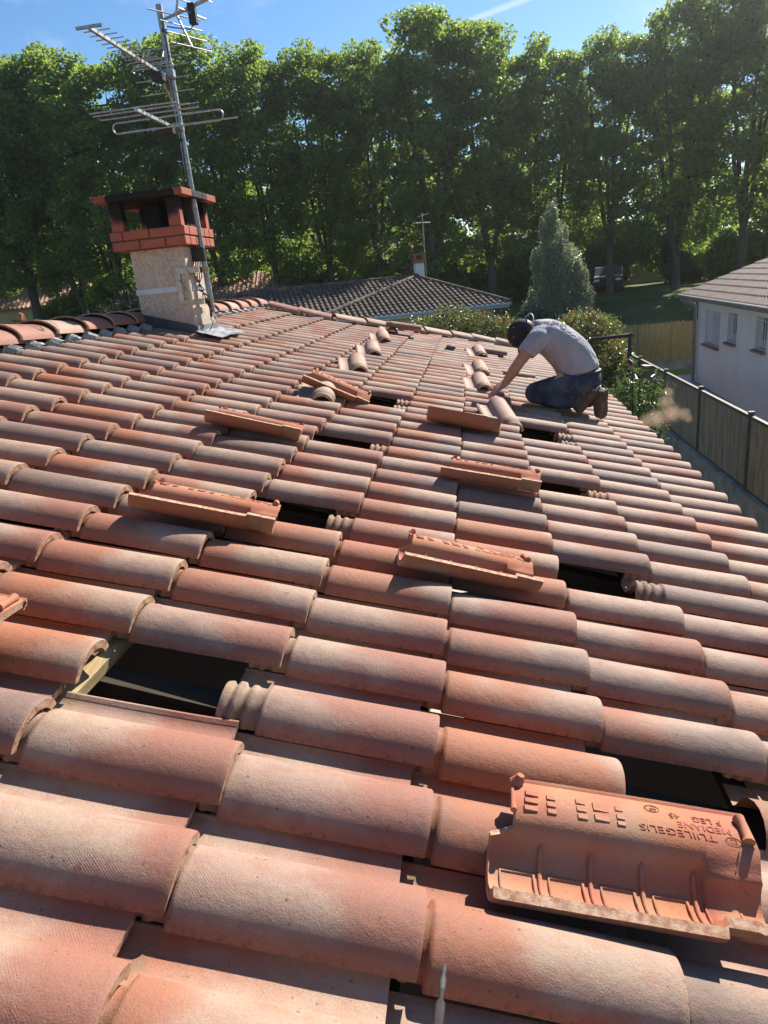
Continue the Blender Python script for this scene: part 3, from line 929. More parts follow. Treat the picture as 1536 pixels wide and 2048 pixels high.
# flashing
def slope_z(x): return -x * tan(TH) + 0.012
for (x0, x1, y0, y1) in ((CX0 - .012, CX1 + .012, CY0 - .014, CY0 - .002), (CX0 - .012, CX1 + .012, CY1 + .002, CY1 + .014)):
    mb = MB()
    mb.add([(x0, y0, slope_z(x0) - .12), (x1, y0, slope_z(x1) - .12), (x1, y1, slope_z(x1) - .12), (x0, y1, slope_z(x0) - .12),
            (x0, y0, slope_z(x0) + .045), (x1, y0, slope_z(x1) + .045), (x1, y1, slope_z(x1) + .045), (x0, y1, slope_z(x0) + .045)],
           [(3, 2, 1, 0), (4, 5, 6, 7), (0, 1, 5, 4), (1, 2, 6, 5), (2, 3, 7, 6), (3, 0, 4, 7)], 0)
    mb.build('flashing', M_LEAD, ch)
mb = mb
mb = MB(); mb.span((CX1 + .002, CY0 - .004, slope_z(CX1) - .15), (CX1 + .016, CY1 + .004, slope_z(CX1) + .04))
mb.build('side_flashing', M_ZINC, ch)
mb = MB()
for k in range(8):
    a = 0.0 + 0.17 * k / 7
    mb.add([], [])
vs_ = []
for a in range(9):
    for b_ in range(13):
        xx = CX1 + 0.014 + 0.21 * a / 8; yy = CY0 - 0.06 + (CY1 - CY0 + 0.12) * b_ / 12
        vs_.append((xx, yy, slope_z(xx) + 0.006 + r2.uniform(-.005, .005)))
mb.add(vs_, [(a * 13 + b_, (a + 1) * 13 + b_, (a + 1) * 13 + b_ + 1, a * 13 + b_ + 1) for a in range(8) for b_ in range(12)], 0)
mb.build('zinc_apron', M_ZINC, ch)
# ---------------------------------------------------------------- loose tiles lying on the roof
LOOSE = tile_mesh('loose_tile', 20, True, 9, loose=True)
UPRIGHT = tile_mesh('loose_tile', 20, True, 10, loose=False, head=False)
def text_mesh(body, size, extrude=0.0004, off=0.0):
    cu = bpy.data.curves.new('lettering', 'FONT')
    cu.body = body; cu.size = size; cu.extrude = extrude; cu.offset = off
    ob = bpy.data.objects.new('lettering', cu)
    COL.objects.link(ob)
    dg = bpy.context.evaluated_depsgraph_get()
    me = bpy.data.meshes.new_from_object(ob.evaluated_get(dg))
    bpy.data.objects.remove(ob); bpy.data.curves.remove(cu)
    return me
def lettering():
    mb = MB()
    zp = -0.0854
    def place(body, x, y, size, sx=1.0):
        me = text_mesh(body, size)
        mb.add([(x + v_.co.x * sx, y - v_.co.y, zp + (x + v_.co.x * sx) * 0.056 - v_.co.z) for v_ in me.vertices], [list(p.vertices) for p in me.polygons])
        bpy.data.meshes.remove(me)
    def ring(x, y, ra, rb, r=0.0008, a0=0, a1=360):
        mb.tube([(x + ra * cos(radians(a)), y + rb * sin(radians(a)), zp + x * 0.056) for a in range(a0, a1 + 1, 20)], r, 4, 0)
    place('TUILEGELIS', -0.374, 0.098, 0.0190, 1.36)
    place('MEDIANE', -0.404, 0.1165, 0.0180, 1.2)
    place('F LEG', -0.392, 0.134, 0.0170, 1.2)
    place('45', -0.322, 0.134, 0.0165, 1.2)
    ring(-0.401, 0.0915, 0.0125, 0.0085); ring(-0.401, 0.0915, 0.006, 0.0045, 0.0008, 40, 320)
    place('c', -0.410, 0.080, 0.009)
    ring(-0.276, 0.1375, 0.0125, 0.0075); place('NF', -0.2835, 0.1405, 0.0095, 1.0)
    return mb.mesh('stamped_lettering', M_LETTER)
LETTERS = lettering()
def loose(label, loc, rot, color, text=False, group=None):
    o = link('loose_tile', LOOSE if text else UPRIGHT)
    o.matrix_world = ROOF @ Matrix.Translation(loc) @ Euler([radians(a) for a in rot]).to_matrix().to_4x4() @ Matrix.Scale(.97, 4)
    o.color = (*color, 1)
    tag(o, label, 'roof tile', group or 'loose tiles lying on the roof')
    if text:
        link('stamped_lettering', LETTERS, o)
    return o
loose('large upturned tile in front with stamped lettering on its flat side', (.096, .122, -.052), (-2.0, 178.6, .4), (.6, .1, .3), True)
loose('upturned tile below the narrow gap in the middle of the roof', (-.165, 1.155, -.002), (12, 187, 9), (.5, .1, .25), True)
loose('upturned orange tile with square ribs beside the gap left of centre', (-.985, 1.135, .000), (15, 185, 8.0), (.05, .05, .1), True)
loose('upturned tile cut off by the left edge of the photo', (-1.30, .265, -.02), (4, 181, 1), (.2, .1, .5), True)
loose('upturned orange tile with a dark outer skin, upslope of the leaning tile', (-1.165, 2.24, .002), (17, 184.8, 5.5), (.05, .1, .15), True)
loose('small deep red upturned tile below the gap right of centre', (-.083, 2.20, -.008), (10, 179.5, -4.0), (.1, .1, .8), True)
loose('orange tile showing only its smooth outer skin, just left of the worker', (-.215, 3.30, .004), (38, 180, -7), (.05, .02, .1), True)
loose('upturned tile leaning on a right way up tile', (-1.015, 3.45, .040), (3, 195.8, 6.7), (.05, .05, .2), True)
# right way up, lying across the rows with the head towards the camera
def across(label, u, v, n=.074, rz=90, ry=-1.5, rx=0.0, color=(.8, .1, .5)):
    a_ = radians(rz)
    return loose(label, (u + .43 * cos(a_), v + .43 * sin(a_), n), (rx, ry, rz), color)
across('right way up tile lying under the leaning upturned tile', -.83, 3.25, rz=98)
across('pale tile lying across the rows, nearest behind the leaning tile', -.815, 4.60, rz=103)
across('pale tile lying across the rows, second behind the leaning tile', -.845, 5.68, rz=102)
across('pale tile lying across the rows, third behind the leaning tile', -.895, 6.90, rz=102, color=(.9, .1, .3))
across('tile lying crosswise under a reddish tile near the far verge', -.93, 7.95, rz=98)
loose('reddish tile laid lengthways on top of another near the far verge', (-.60, 7.95, .148), (0, 0, 2), (.2, .2, .9))
across('pale tile farthest along the row of tiles beside the worker', .175, 7.40, rz=98)
loose('dark tile lying lengthways behind the farthest tile beside the worker', (.47, 7.85, .066), (0, 0, -4), (.3, .6, .5))
across('pale tile second in front of the farthest one beside the worker', .165, 5.88, rz=97)
across('pale arched tile lying across the rows at the worker\'s hand', .165, 4.95, rz=97)
across('pale pink tile lying askew in front of the worker\'s knees', .345, 3.72, n=.088, rz=106, ry=-7, color=(.95, .05, .9))

# screwdriver bit holder poking up in front
sd = MB()
a, b = rp(0.018, -0.118, 0.045), rp(-0.002, -0.262, 0.125)
d = (b - a)
def sp(t): return a + d * t
sd.tube([sp(0), sp(.10)], .0034, 6, 0); sd.tube([sp(.10), sp(.17)], .0028, 10, 0)
sd.tube([sp(.17), sp(.19), sp(.33), sp(.36)], [.0034, .0039, .0039, .0034], 12, 1)
sd.tube([sp(.36), sp(.38), sp(.55)], [.0036, .0033, .0033], 12, 2)
sd.tube([sp(.55), sp(.565), sp(1.0)], [.0040, .0060, .0060], 14, 3)
tag(sd.build('screwdriver', [M_LEAD, M_LEAD, M_BLACKP, simple_mat('brushed_steel', (.075, .08, .09), (.045, .048, .055), 40, .30, .6)]), 'steel screwdriver with a black collar standing up at the bottom edge', 'screwdriver')

# ---------------------------------------------------------------- aerial on the chimney
MX, MY = -2.022, 5.00
ant = empty('television_aerial', (MX, MY, 0.72))
tag(ant, 'tall galvanised mast with three television aerials strapped to the chimney', 'aerial')
def apart(name, mb, mats, parent=None):
    o = mb.build(name, mats, None)
    o.parent = parent or ant
    if parent is None:
        o.location = (-MX, -MY, -0.72)
    return o
mb = MB(); mb.tube([(MX, MY, .74), (MX - .012, MY, 1.9), (MX - .028, MY, 2.9)], .0235, 14)
mast = apart('mast', mb, M_GALV)
mb = MB()
for z in (1.66, 2.00, 2.42, 2.72): mb.tube([(MX - .018, MY, z), (MX - .018, MY, z + .022)], .0255, 12)
apart('tape', mb, M_BLACKP)
# wall bracket on the chimney's side with its strap
mb = MB()
for z in (1.075, .835):
    mb.span((CX1 - .09, CY0 - .014, z - .022), (MX + .03, CY0 + .0, z + .022)); mb.span((MX - .03, CY0, z - .022), (MX - .022, MY + .04, z + .022))
    mb.span((MX - .03, MY - .035, z - .022), (MX + .035, MY - .03, z + .022)); mb.tube([(MX - .02, MY - .05, z), (MX - .02, MY + .06, z)], .005, 6)
mb.span((CX1 - .095, CY0 - .016, .82), (CX1 - .055, CY0 - .004, 1.09)); mb.span((CX1 - .005, CY0 - .03, .84), (CX1 + .018, CY0 - .006, 1.07))
mb.tube([(CX1 - .06, CY0 - .02, 1.0), (CX1 - .06, CY0 - .05, 1.0)], .008, 8); mb.tube([(CX1 - .05, CY0 - .02, .92), (CX1 - .03, CY0 - .045, .95)], .008, 8)
apart('wall_bracket', mb, M_GALV_Y)
mb = MB()
mb.span((CX0 - .004, CY0 - .005, .925), (CX1 - .04, CY0 - .002, .965)); mb.span((CX0 - .005, CY0 - .004, .925), (CX0 - .002, CY1 + .004, .965)); mb.span((CX0 - .004, CY1 + .002, .925), (CX1 + .004, CY1 + .005, .965))
mb.span((CX1 + .002, CY0 + .02, .925), (CX1 + .005, CY1 + .004, .965))
apart('strap', mb, M_STRAP)
mb = MB(); mb.box((MX - .018, MY - .048, 1.19), (.105, .05, .105))
bx = apart('junction_box', mb, M_BLACKP); bevel(bx, .006, 2)
mb = MB()
def cable(pts, r=.0042): mb.tube(pts, r, 6)
cable([(MX - .008, MY - .03, 2.80), (MX - .004, MY - .032, 2.6), (MX - .02, MY - .034, 2.4), (MX - .014, MY - .034, 2.0), (MX - .022, MY - .03, 1.6), (MX - .055, MY - .04, 1.42), (MX - .05, MY - .05, 1.24)])
cable([(MX - .03, MY - .034, 2.05), (MX - .04, MY - .034, 1.7), (MX - .075, MY - .05, 1.40), (MX - .065, MY - .05, 1.25)])
for q in range(4):
    o_ = .012 * q
    cable([(MX - .05 + o_, MY - .05, 1.15), (MX - .075 + .02 * q, MY - .07, 1.02), (MX - .02 - .018 * q, MY - .07, .93), (MX - .04 + .02 * q, MY - .06, .87), (MX + .0, MY - .05, .78), (MX + .012 - o_ * .5, MY - .05, .71)], .0042)
cable([(MX + .01, MY - .05, .80), (MX + .03, MY - .05, .69), (MX + .012, MY - .06, .665), (MX - .004, MY - .055, .69), (MX + .012, MY - .05, .74)])
cable([(MX + .012, MY - .06, .667), (MX + .004, MY - .11, .62), (MX - .02, MY - .20, .56), (MX - .03, MY - .27, .53), (MX - .035, MY - .30, .505)], .0036)
apart('cable', mb, M_BLACKP)

def yagi(name, parts):
    pass
# long UHF yagi with corner reflector
mb = MB()
ZU, XU = 2.455, MX - .075
mb.box((XU, 4.49, ZU), (.020, 1.16, .020))
boom = apart('boom', mb, M_ALU)
mb = MB()
for k in range(12):
    y = 3.93 + k * .085 * (1 - .012 * k); hl = .085 + .0035 * k
    if k == 0: hl = .09
    mb.tube([(XU - hl, y, ZU + .014), (XU + hl, y, ZU + .014)], .0035, 6)
apart('director', mb, M_ALU, None)
mb = MB(); mb.box((XU, 3.915, ZU + .006), (.17, .014, .016)); apart('end_director', mb, M_GALV)
mb = MB(); mb.box((XU + .01, 4.86, ZU - .045), (.085, .09, .06)); o = apart('dipole_box', mb, M_BLACKP); bevel(o, .006, 2)
mb = MB()
mb.tube([(XU - .14, 4.80, ZU - .02), (XU - .16, 4.80, ZU + .0), (XU - .14, 4.80, ZU + .02), (XU + .14, 4.80, ZU + .02), (XU + .16, 4.80, ZU), (XU + .14, 4.80, ZU - .02)], .005, 8)
apart('dipole', mb, M_ALU)
mb = MB()
for s in (1, -1):
    mb.tube([(XU + .01, 4.90, ZU), (XU + .01, 5.06, ZU + s * .20)], .008, 8)
    for k in range(3):
        y = 4.93 + .06 * k; z = ZU + s * (.04 + .076 * k)
        mb.tube([(XU - .20, y, z), (XU + .215, y, z)], .0042, 6)
apart('reflector', mb, M_ALU)
# VHF yagi below it
mb = MB(); ZV, XV = 2.10, MX - .06
mb.box((XV, 4.70, ZV), (.022, .72, .022)); apart('boom', mb, M_ALU)
mb = MB()
for y, x0, x1 in ((4.36, -.345, .28), (4.44, -.36, .34), (4.56, -.37, .36), (4.70, -.335, .385), (4.99, -.42, .50)):
    mb.tube([(XV + x0, y, ZV + .016), (XV + x1, y, ZV + .016)], .0055, 8)
    mb.box((XV, y, ZV + .014), (.03, .016, .012))
apart('element', mb, M_ALU)
mb = MB()
q = []
for a in range(-90, 91, 20): q.append((XV + .41 + .035 * cos(radians(a)), 4.83 + .0, ZV + .012 + .035 * sin(radians(a))))
for a in range(90, 271, 20): q.append((XV - .38 + .035 * cos(radians(a)), 4.83, ZV + .012 + .035 * sin(radians(a))))
q.append(q[0]); mb.tube(q, .0062, 8, caps=False); apart('folded_dipole', mb, M_ALU)
mb = MB(); mb.box((XV - .01, 4.88, ZV - .035), (.10, .08, .06)); o = apart('dipole_box', mb, M_BLACKP); bevel(o, .006, 2)
mb = MB(); mb.box((MX - .02, 4.975, ZV), (.07, .05, .05)); apart('mast_clamp', mb, M_GALV)
mb = MB(); mb.box((MX - .02, 4.975, ZU), (.07, .05, .05)); apart('mast_clamp', mb, M_GALV)
# third aerial at the top, turned to the right
mb = MB()
J = Vector((MX + .10, 4.93, 2.80)); E_ = Vector((-1.30, 4.72, 2.86))
mb.tube([J, E_], .0125, 8); mb.tube([(MX - .02, 4.99, 2.80), J], .010, 8)
apart('boom', mb, M_ALU)
mb = MB()
dr = (E_ - J).normalized(); pe = Vector((-dr.y, dr.x, 0)).normalized()
for k in range(7):
    p = J + dr * (.28 + .062 * k); mb.tube([p - pe * .09 + Vector((0, 0, .013)), p + pe * .09 + Vector((0, 0, .013))], .0035, 6)
apart('director', mb, M_ALU)
mb = MB()
for s in (1, -1):
    A_ = J + dr * .02; B_ = J + dr * .115 + Vector((0, 0, s * .235))
    mb.tube([A_, B_], .008, 8)
    for k in range(3):
        p = A_.lerp(B_, .35 + .32 * k)
        mb.tube([p - pe * .19 - dr * .03, p + pe * .19 + dr * .03], .0042, 6)
mb.tube([J - pe * .22 - dr * .05, J + pe * .22 + dr * .06], .005, 6)
apart('reflector', mb, M_ALU)
mb = MB(); c = J + dr * .165 + Vector((0, 0, -.045)); mb.box(c, (.055, .05, .13)); o = apart('dipole_box', mb, M_BLACKP); bevel(o, .006, 2)
mb = MB(); mb.tube([c + pe * .14, c + pe * .05, c - pe * .05, c - pe * .15], .007, 8); apart('dipole', mb, M_ALU)
mb = MB(); mb.tube([c + Vector((0, 0, -.06)), c + Vector((-.03, 0, -.09)), J + Vector((0, 0, -.08)), Vector((MX + .02, 4.97, 2.75))], .004, 6); apart('cable_loop', mb, M_BLACKP)
# ---------------------------------------------------------------- white house on the right
wh = empty('white_house', (6.73, 22.05, YARD), -0.049)
tag(wh, 'white rendered house with brown tiled roof and three small windows on the right', 'house')
WINS = ((-2.40, -0.86, 1.25, 2.20, 'big'), (-3.87, -3.10, 1.50, 2.23, 'bar'), (-6.06, -5.32, 1.55, 2.27, 'bar'))
HL, HD, HH, WT = 14.0, 8.2, 2.62, 0.22
mb = MB()
ys = [-HL] + [v for w in reversed(WINS) for v in (w[0], w[1])] + [0]
for k in range(len(ys) - 1):
    a, b = ys[k], ys[k + 1]
    win = next((w for w in WINS if abs(w[0] - a) < 1e-6), None)
    if win:
        mb.span((0, a, 0), (WT, b, win[2])); mb.span((0, a, win[3]), (WT, b, HH))
    else:
        mb.span((0, a, 0), (WT, b, HH))
mb.span((WT, -WT, 0), (HD, 0, HH)); mb.span((HD - WT, -HL, 0), (HD, -WT, HH)); mb.span((WT, -HL, 0), (HD - WT, -HL + WT, HH))
pit = radians(18.5)
for y in (-WT, -HL):
    mb.prism([(0.3, HH), (HD - .3, HH), (HD / 2, HH + (HD / 2 - .3) * tan(pit))], 1, y, y + WT)
mb.build('wall', M_WHITEWALL, wh)
for (a, b, z0, z1, kind) in WINS:
    wmb = MB()
    wmb.span((.13, a, z0), (.17, a + .05, z1)); wmb.span((.13, b - .05, z0), (.17, b, z1)); wmb.span((.13, a + .05, z0), (.17, b - .05, z0 + .05)); wmb.span((.13, a + .05, z1 - .05), (.17, b - .05, z1))
    w_ = wmb.build('window', M_SHUTTER, wh)
    g = MB(); g.span((.145, a + .05, z0 + .05), (.152, b - .05, z1 - .05)); g.build('pane', M_GLASS, w_)
    s = MB(); s.prism([(-.10, z0 - .03), (.13, z0 + .006), (.13, z0 - .06), (-.10, z0 - .075)], 1, a - .03, b + .03)
    # prism axis order: x, z in the polygon
    s.build('sill', M_SILL, w_)
    if kind == 'big':
        c = MB()
        mid = (a + b) / 2 + .12
        c.span((.04, a + .01, z0 + .02), (.055, mid, z1 - .01))
        n_ = 22
        for q in range(n_):
            zz = z0 + .06 + (z1 - z0 - .1) * q / n_
            c.box((.036, (a + mid) / 2, zz), (.016, mid - a - .10, .028), 0, Matrix.Rotation(radians(30), 3, 'Y'))
        c.span((.028, a + .01, z0 + .02), (.042, a + .06, z1 - .01)); c.span((.028, mid - .06, z0 + .02), (.042, mid, z1 - .01))
        c.build('shutter', M_SHUTTER, w_)
        c = MB(); c.span((.06, mid + .02, z0 + .02), (.075, b - .03, z1 - .01)); c.build('shutter', M_SHUTTER, w_)
    else:
        c = MB()
        for q in range(4):
            yy = a + (b - a) * (q + .7) / 4.6
            c.tube([(.05, yy, z0), (.05, yy, z1)], .011, 6)
        for zz in (z0 + .08, z1 - .10): c.tube([(.05, a, zz), (.05, b, zz)], .010, 6)
        for q in range(3):
            yy = a + (b - a) * (q + 1.2) / 4.6; c.tube([(.05, yy + .04 * cos(t_ * pi / 6), z0 + .16 + .05 * sin(t_ * pi / 6)) for t_ in range(13)], .006, 5)
        c.build('grille', simple_mat('white_iron', (.7, .7, .7), (.6, .6, .6), 5, .5) if 'white_iron' not in bpy.data.materials else bpy.data.materials['white_iron'], w_)
# roof rows
rf = MB(); e0 = -0.46; z_e = HH + .18 + (e0 + 0.0) * tan(pit)
rf.prism([(e0, z_e - .05), (HD / 2, z_e - .05 + (HD / 2 - e0) * tan(pit)), (HD - e0, z_e - .05), (HD - e0, z_e - .09), (HD / 2, z_e - .10 + (HD / 2 - e0) * tan(pit)), (e0, z_e - .09)], 1, -HL - .3, .30)
wroof = rf.build('roof', M_GUTTER, wh)
rowL = 0.355
nrow = int((HD / 2 - e0) / cos(pit) / rowL) + 1
def corrugated(n, per, amp, L, th=.040):
    mb_ = MB()
    sub = 6
    A, B = [], []
    for k in range(n * sub + 1):
        y = k * per / sub; ph = (k % sub) / sub
        z = amp * (max(0, sin(pi * ph * 1.5)) if ph < .667 else 0)
        A.append((0, y, z)); B.append((L, y, z - .012))
    vs_ = A + B + [(a_[0], a_[1], a_[2] - th) for a_ in A]
    m = len(A)
    mb_.add(vs_, [(i, i + 1, m + i + 1, m + i) for i in range(m - 1)], 0, True)
    mb_.add(vs_, [(2 * m + i, 2 * m + i + 1, i + 1, i) for i in range(m - 1)], 0, False)
    return mb_.mesh('tile_row', M_BROWNTILE)
ROWM = corrugated(int((HL + .6) / .205), .205, .034, rowL + .05)
for k in range(nrow):
    o = link('tile_row', ROWM, wroof)
    s_ = k * rowL
    o.location = (e0 - .03 + s_ * cos(pit), -HL - .3, z_e - .022 + s_ * sin(pit))
    o.rotation_euler = (0, -pit + .05, 0)
RIDW = MB(); RIDW.tube([(HD / 2, -HL - .3, z_e + (HD / 2 - e0) * tan(pit) + .01), (HD / 2, .3, z_e + (HD / 2 - e0) * tan(pit) + .01)], .10, 10); RIDW.build('ridge_cap', M_BROWNTILE, wroof)
g = MB(); g.tube([(e0 - .06, -HL - .3, z_e - .08), (e0 - .06, .28, z_e - .08)], .055, 10); g.span((e0 - .04, -HL - .3, z_e - .16), (e0 + .02, .28, z_e - .06)); g.build('gutter', M_GUTTER, wroof)
g = MB(); g.span((e0 + .02, -HL - .3, z_e - .13), (-.01, .28, z_e - .10)); g.span((-.03, -HL, HH - .06), (0.0, .0, HH + .02)); g.build('soffit', M_WHITEWALL, wroof)
g = MB(); g.tube([(e0 - .04, .10, z_e - .1), (e0 - .0, .10, z_e - .20), (-.10, .05, z_e - .36), (-.07, .05, z_e - .5), (-.07, .05, 0)], .045, 10); g.build('downpipe', M_GUTTER, wh)
g = MB(); g.tube([(-.03, -.18, z_e - .4), (-.03, -.18, .1)], .014, 6)
for zz in (.6, 1.2, 1.8): g.box((-.02, -.18, zz), (.05, .05, .03))
g.build('cable_pipe', M_SHUTTER, wh)

# ---------------------------------------------------------------- wooden fence on its low wall
def lin(a, b, t): return a + (b - a) * t
fence = empty('wooden_fence', (4.36, 12.0, YARD))
tag(fence, 'brown vertical board fence with dark posts beside the white house', 'fence')
posts = [26.6 - 2.62 * k for k in range(10)]
def fx(y): return -0.0
for k, y in enumerate(posts):
    m_ = MB(); m_.box((0, y - 12, .64), (.075, .075, 1.30)); m_.box((0, y - 12, 1.298), (.09, .09, .025))
    m_.build('post', M_POST, fence)
for k in range(len(posts) - 1):
    y1, y0 = posts[k] - .04 - 12, posts[k + 1] + .04 - 12
    m_ = MB(); n_ = 20
    for q in range(n_):
        a = lin(y0, y1, q / n_); b = lin(y0, y1, (q + 1) / n_) - .008
        m_.span((-.014 + .003 * (q % 3), a, .05), (.012 + .003 * (q % 2), b, 1.20))
    m_.build('board', M_BOARD, fence)['kind'] = 'stuff'
    m_ = MB(); m_.span((-.03, y0, 1.20), (.03, y1, 1.25)); m_.span((-.025, y0, .0), (.025, y1, .05)); m_.build('rail', M_POST, fence)
mb = MB(); mb.span((4.27, -8, GROUND - .2), (4.45, 26.7, YARD - .006)); mb.span((4.25, -8, YARD - .006), (4.47, 26.7, YARD + .018))
tag(mb.build('low_wall', M_CONCRETE), 'low concrete wall carrying the brown wooden fence', 'wall')

# ---------------------------------------------------------------- bamboo fence on its kerb wall
bf = empty('bamboo_fence', (6.2, 24.55, YARD))
tag(bf, 'yellow bamboo screen fence beyond the shrubs, left of the white house', 'fence')
r4 = random.Random(11)
x = -1.75; seg = 0
while x < 2.6:
    x1 = min(x + 1.08, 2.6)
    m_ = MB(); q = x + .02
    while q < x1 - .01:
        w_ = r4.uniform(.016, .030)
        h_ = 1.62 + r4.uniform(-.035, .035)
        m_.tube([(q + w_ / 2, r4.uniform(-.006, .006), .35), (q + w_ / 2 + r4.uniform(-.008, .008), r4.uniform(-.006, .006), h_)], w_ / 2, 5, 0)
        q += w_ * r4.uniform(1.02, 1.25)
    for zz in (.55, .95, 1.38): m_.box(((x + x1) / 2, -.018, zz), (x1 - x, .006, .008), 0)
    o = m_.build('cane_screen', M_BAMBOO, bf); o['kind'] = 'stuff'
    m_ = MB(); m_.box((x, 0.03, .95), (.05, .05, 1.40)); m_.build('post', M_POST, bf)
    x = x1
mb = MB(); mb.span((4.42, 24.46, YARD - .3), (8.9, 24.66, YARD + .345))
tag(mb.build('kerb_wall', M_CONCRETE), 'low grey concrete wall under the bamboo fence', 'wall')

# ---------------------------------------------------------------- house with the dark roof
dhx = Vector((-.309, .951, 0)); ex = Vector((.951, .309, 0))
Ldh = Vector((-11.884, 22.984, 0)); DW = 14.0; DH = 2.62; DLEN = 8.5
dh = empty('dark_roofed_house', (Ldh.x, Ldh.y, YARD), math.atan2(.309, .951))
tag(dh, 'low house with a dark weathered hipped tile roof behind the verge', 'house')
apx = Vector((11.45, 4.25, 1.24)); ridge_end = Vector((4.2, 4.25, 1.24))
eL, eR = Vector((0, 0, 0)), Vector((DW, 0, 0)); eLb, eRb = Vector((0, DLEN, 0)), Vector((DW, DLEN, 0))
mb = MB()
mb.span((.5, .5, 0), (DW - .5, .74, DH)); mb.span((.5, .74, 0), (.74, DLEN - .5, DH)); mb.span((DW - .74, .74, 0), (DW - .5, DLEN - .5, DH)); mb.span((.74, DLEN - .74, 0), (DW - .74, DLEN - .5, DH))
mb.build('wall', M_CREAM, dh)
mb = MB(); zo = DH
def o_(v): return (v.x, v.y, v.z + zo)
mb.add([o_(eL), o_(eR), o_(apx), o_(ridge_end), o_(eLb), o_(eRb)], [(0, 1, 2, 3), (1, 5, 2), (4, 0, 3), (5, 4, 3, 2)], 0)
mb.add([o_(eL - Vector((0, 0, .06))), o_(eR - Vector((0, 0, .06))), o_(eRb - Vector((0, 0, .06))), o_(eLb - Vector((0, 0, .06)))], [(3, 2, 1, 0)], 0)
droof = mb.build('roof', M_DARKTILE, dh)
g = MB()
for a, b in ((eL, eR), (eR, eRb), (eL, eLb)):
    a2, b2 = Vector(o_(a)), Vector(o_(b)); g.tube([a2 + Vector((0, 0, -.04)), b2 + Vector((0, 0, -.04))], .065, 8)
g.build('gutter', M_SHUTTER, dh)
g = MB(); g.span((.02, .02, zo - .16), (DW - .02, .10, zo - .05)); g.span((DW - .10, .10, zo - .16), (DW - .02, DLEN, zo - .05)); g.span((.10, .10, zo - .17), (DW - .10, .5, zo - .10)); g.build('fascia', M_WHITEWALL, dh)
mb = MB(); sg = 7
A, B = [], []
for k in range(sg + 1):
    t = pi * k / sg
    A.append((-.080 * cos(t), 0, .062 * sin(t) + .012)); B.append((-.064 * cos(t), .40, .050 * sin(t) - .004))
mb.add(A + B, [(i, i + 1, sg + 2 + i, sg + 1 + i) for i in range(sg)], 0, True)
mb.add(A + [(a_[0] * .8, .0, a_[2] * .75) for a_ in A], [(i + sg + 1, i + sg + 2, i + 1, i) for i in range(sg)], 0)
DT = mb.mesh('roof_tile', M_DARKTILE)
def place_tiles(e0, e1, top, limit_fn, keep):
    d = (e1 - e0).normalized(); nrm = (e1 - e0).cross(top - e0).normalized()
    up = nrm.cross(d).normalized()
    if up.z < 0: up = -up
    if nrm.z < 0: nrm = -nrm
    R_ = Matrix((d, up, nrm)).transposed().to_4x4()
    n = int((e1 - e0).length / .205)
    out = []
    for c in range(n):
        for r_ in range(40):
            p = e0 + d * ((c + .5) * .205) + up * (r_ * .345 - .03)
            if not limit_fn(p + up * .2): break
            out.append(Matrix.Translation(p + Vector((0, 0, zo)) + nrm * .004) @ R_)
    return out
def side(a, b, p): return (b.x - a.x) * (p.y - a.y) - (b.y - a.y) * (p.x - a.x)
front = place_tiles(eL, eR, apx, lambda p: side(eR, apx, p) > 0 and side(ridge_end, eL, p) > 0 and p.y < 4.2, 1)
left_ = place_tiles(eLb, eL, ridge_end, lambda p: side(ridge_end, eL, p) < 0 and side(eLb, ridge_end, p) < 0, 1)
right_ = place_tiles(eR, eRb, apx, lambda p: side(eR, apx, p) < 0 and side(apx, eRb, p) < 0, 1)
wm = Matrix.Translation((Ldh.x, Ldh.y, YARD)) @ Matrix.Rotation(math.atan2(.309, .951), 4, 'Z')
allt = [m_ for m_ in front]
def hidden_by_roof(m_):
    p = wm @ m_.translation
    d = p - CAM_POS; zz = d.dot(RZ)
    X, Y = d.dot(RX) / zz * 1400 + 768, d.dot(RY) / zz * 1400 + 1024
    edge = 598 + (X - 490) * .155
    return X < 440 or Y > edge + 6
seen = sorted([m_ for m_ in allt if not hidden_by_roof(m_)], key=lambda m_: (wm @ m_.translation - CAM_POS).length)[:290]
ids = set(id(m_) for m_ in seen)
for m_ in seen:
    o = link('roof_tile', DT, droof); o.matrix_local = m_
V, F = [], []
for m_ in [q for q in allt if id(q) not in ids] + left_ + right_:
    o = len(V); V += [tuple(m_ @ v_.co) for v_ in DT.vertices]; F += [[i + o for i in p.vertices] for p in DT.polygons]
me = bpy.data.meshes.new('roof_tile'); me.from_pydata(V, [], F); me.materials.append(M_DARKTILE)
link('roof_tile', me, droof)['kind'] = 'stuff'
def hips(a, b, n, name='hip_tile'):
    a, b = Vector(o_(a)), Vector(o_(b)); d = (b - a) / n
    for k in range(n):
        m_ = MB(); m_.tube([a + d * k + Vector((0, 0, .02)), a + d * (k + 1.06) + Vector((0, 0, .035))], [.115, .095], 9, 0); m_.build(name, M_DARKTILE, droof)
hips(eL, ridge_end, 16); hips(eR, apx, 15); hips(apx, ridge_end, 20, 'ridge_tile'); hips(Vector((7.0, .55, .18)), apx, 17)
g = MB(); g.tube([Vector(o_(apx)) + Vector((0, -.02, -.02)), Vector(o_(apx)) + Vector((0, 0, .12)), Vector(o_(apx)) + Vector((0, 0, .18))], [.20, .15, .03], 12); g.build('apex_cap', M_DARKTILE, droof)
g = MB(); cpx, cpy = apx.x + .35, apx.y + .75
g.span((cpx - .19, cpy - .19, zo + .8), (cpx + .19, cpy + .19, zo + 1.80)); dch = g.build('chimney', M_WHITEWALL, dh)
g = MB(); g.span((cpx - .24, cpy - .24, zo + 1.80), (cpx + .24, cpy + .24, zo + 1.93))
for sx in (-1, 1):
    for sy in (-1, 1): g.span((cpx + sx * .23, cpy + sy * .23, zo + 1.93), (cpx + sx * .13, cpy + sy * .13, zo + 2.13))
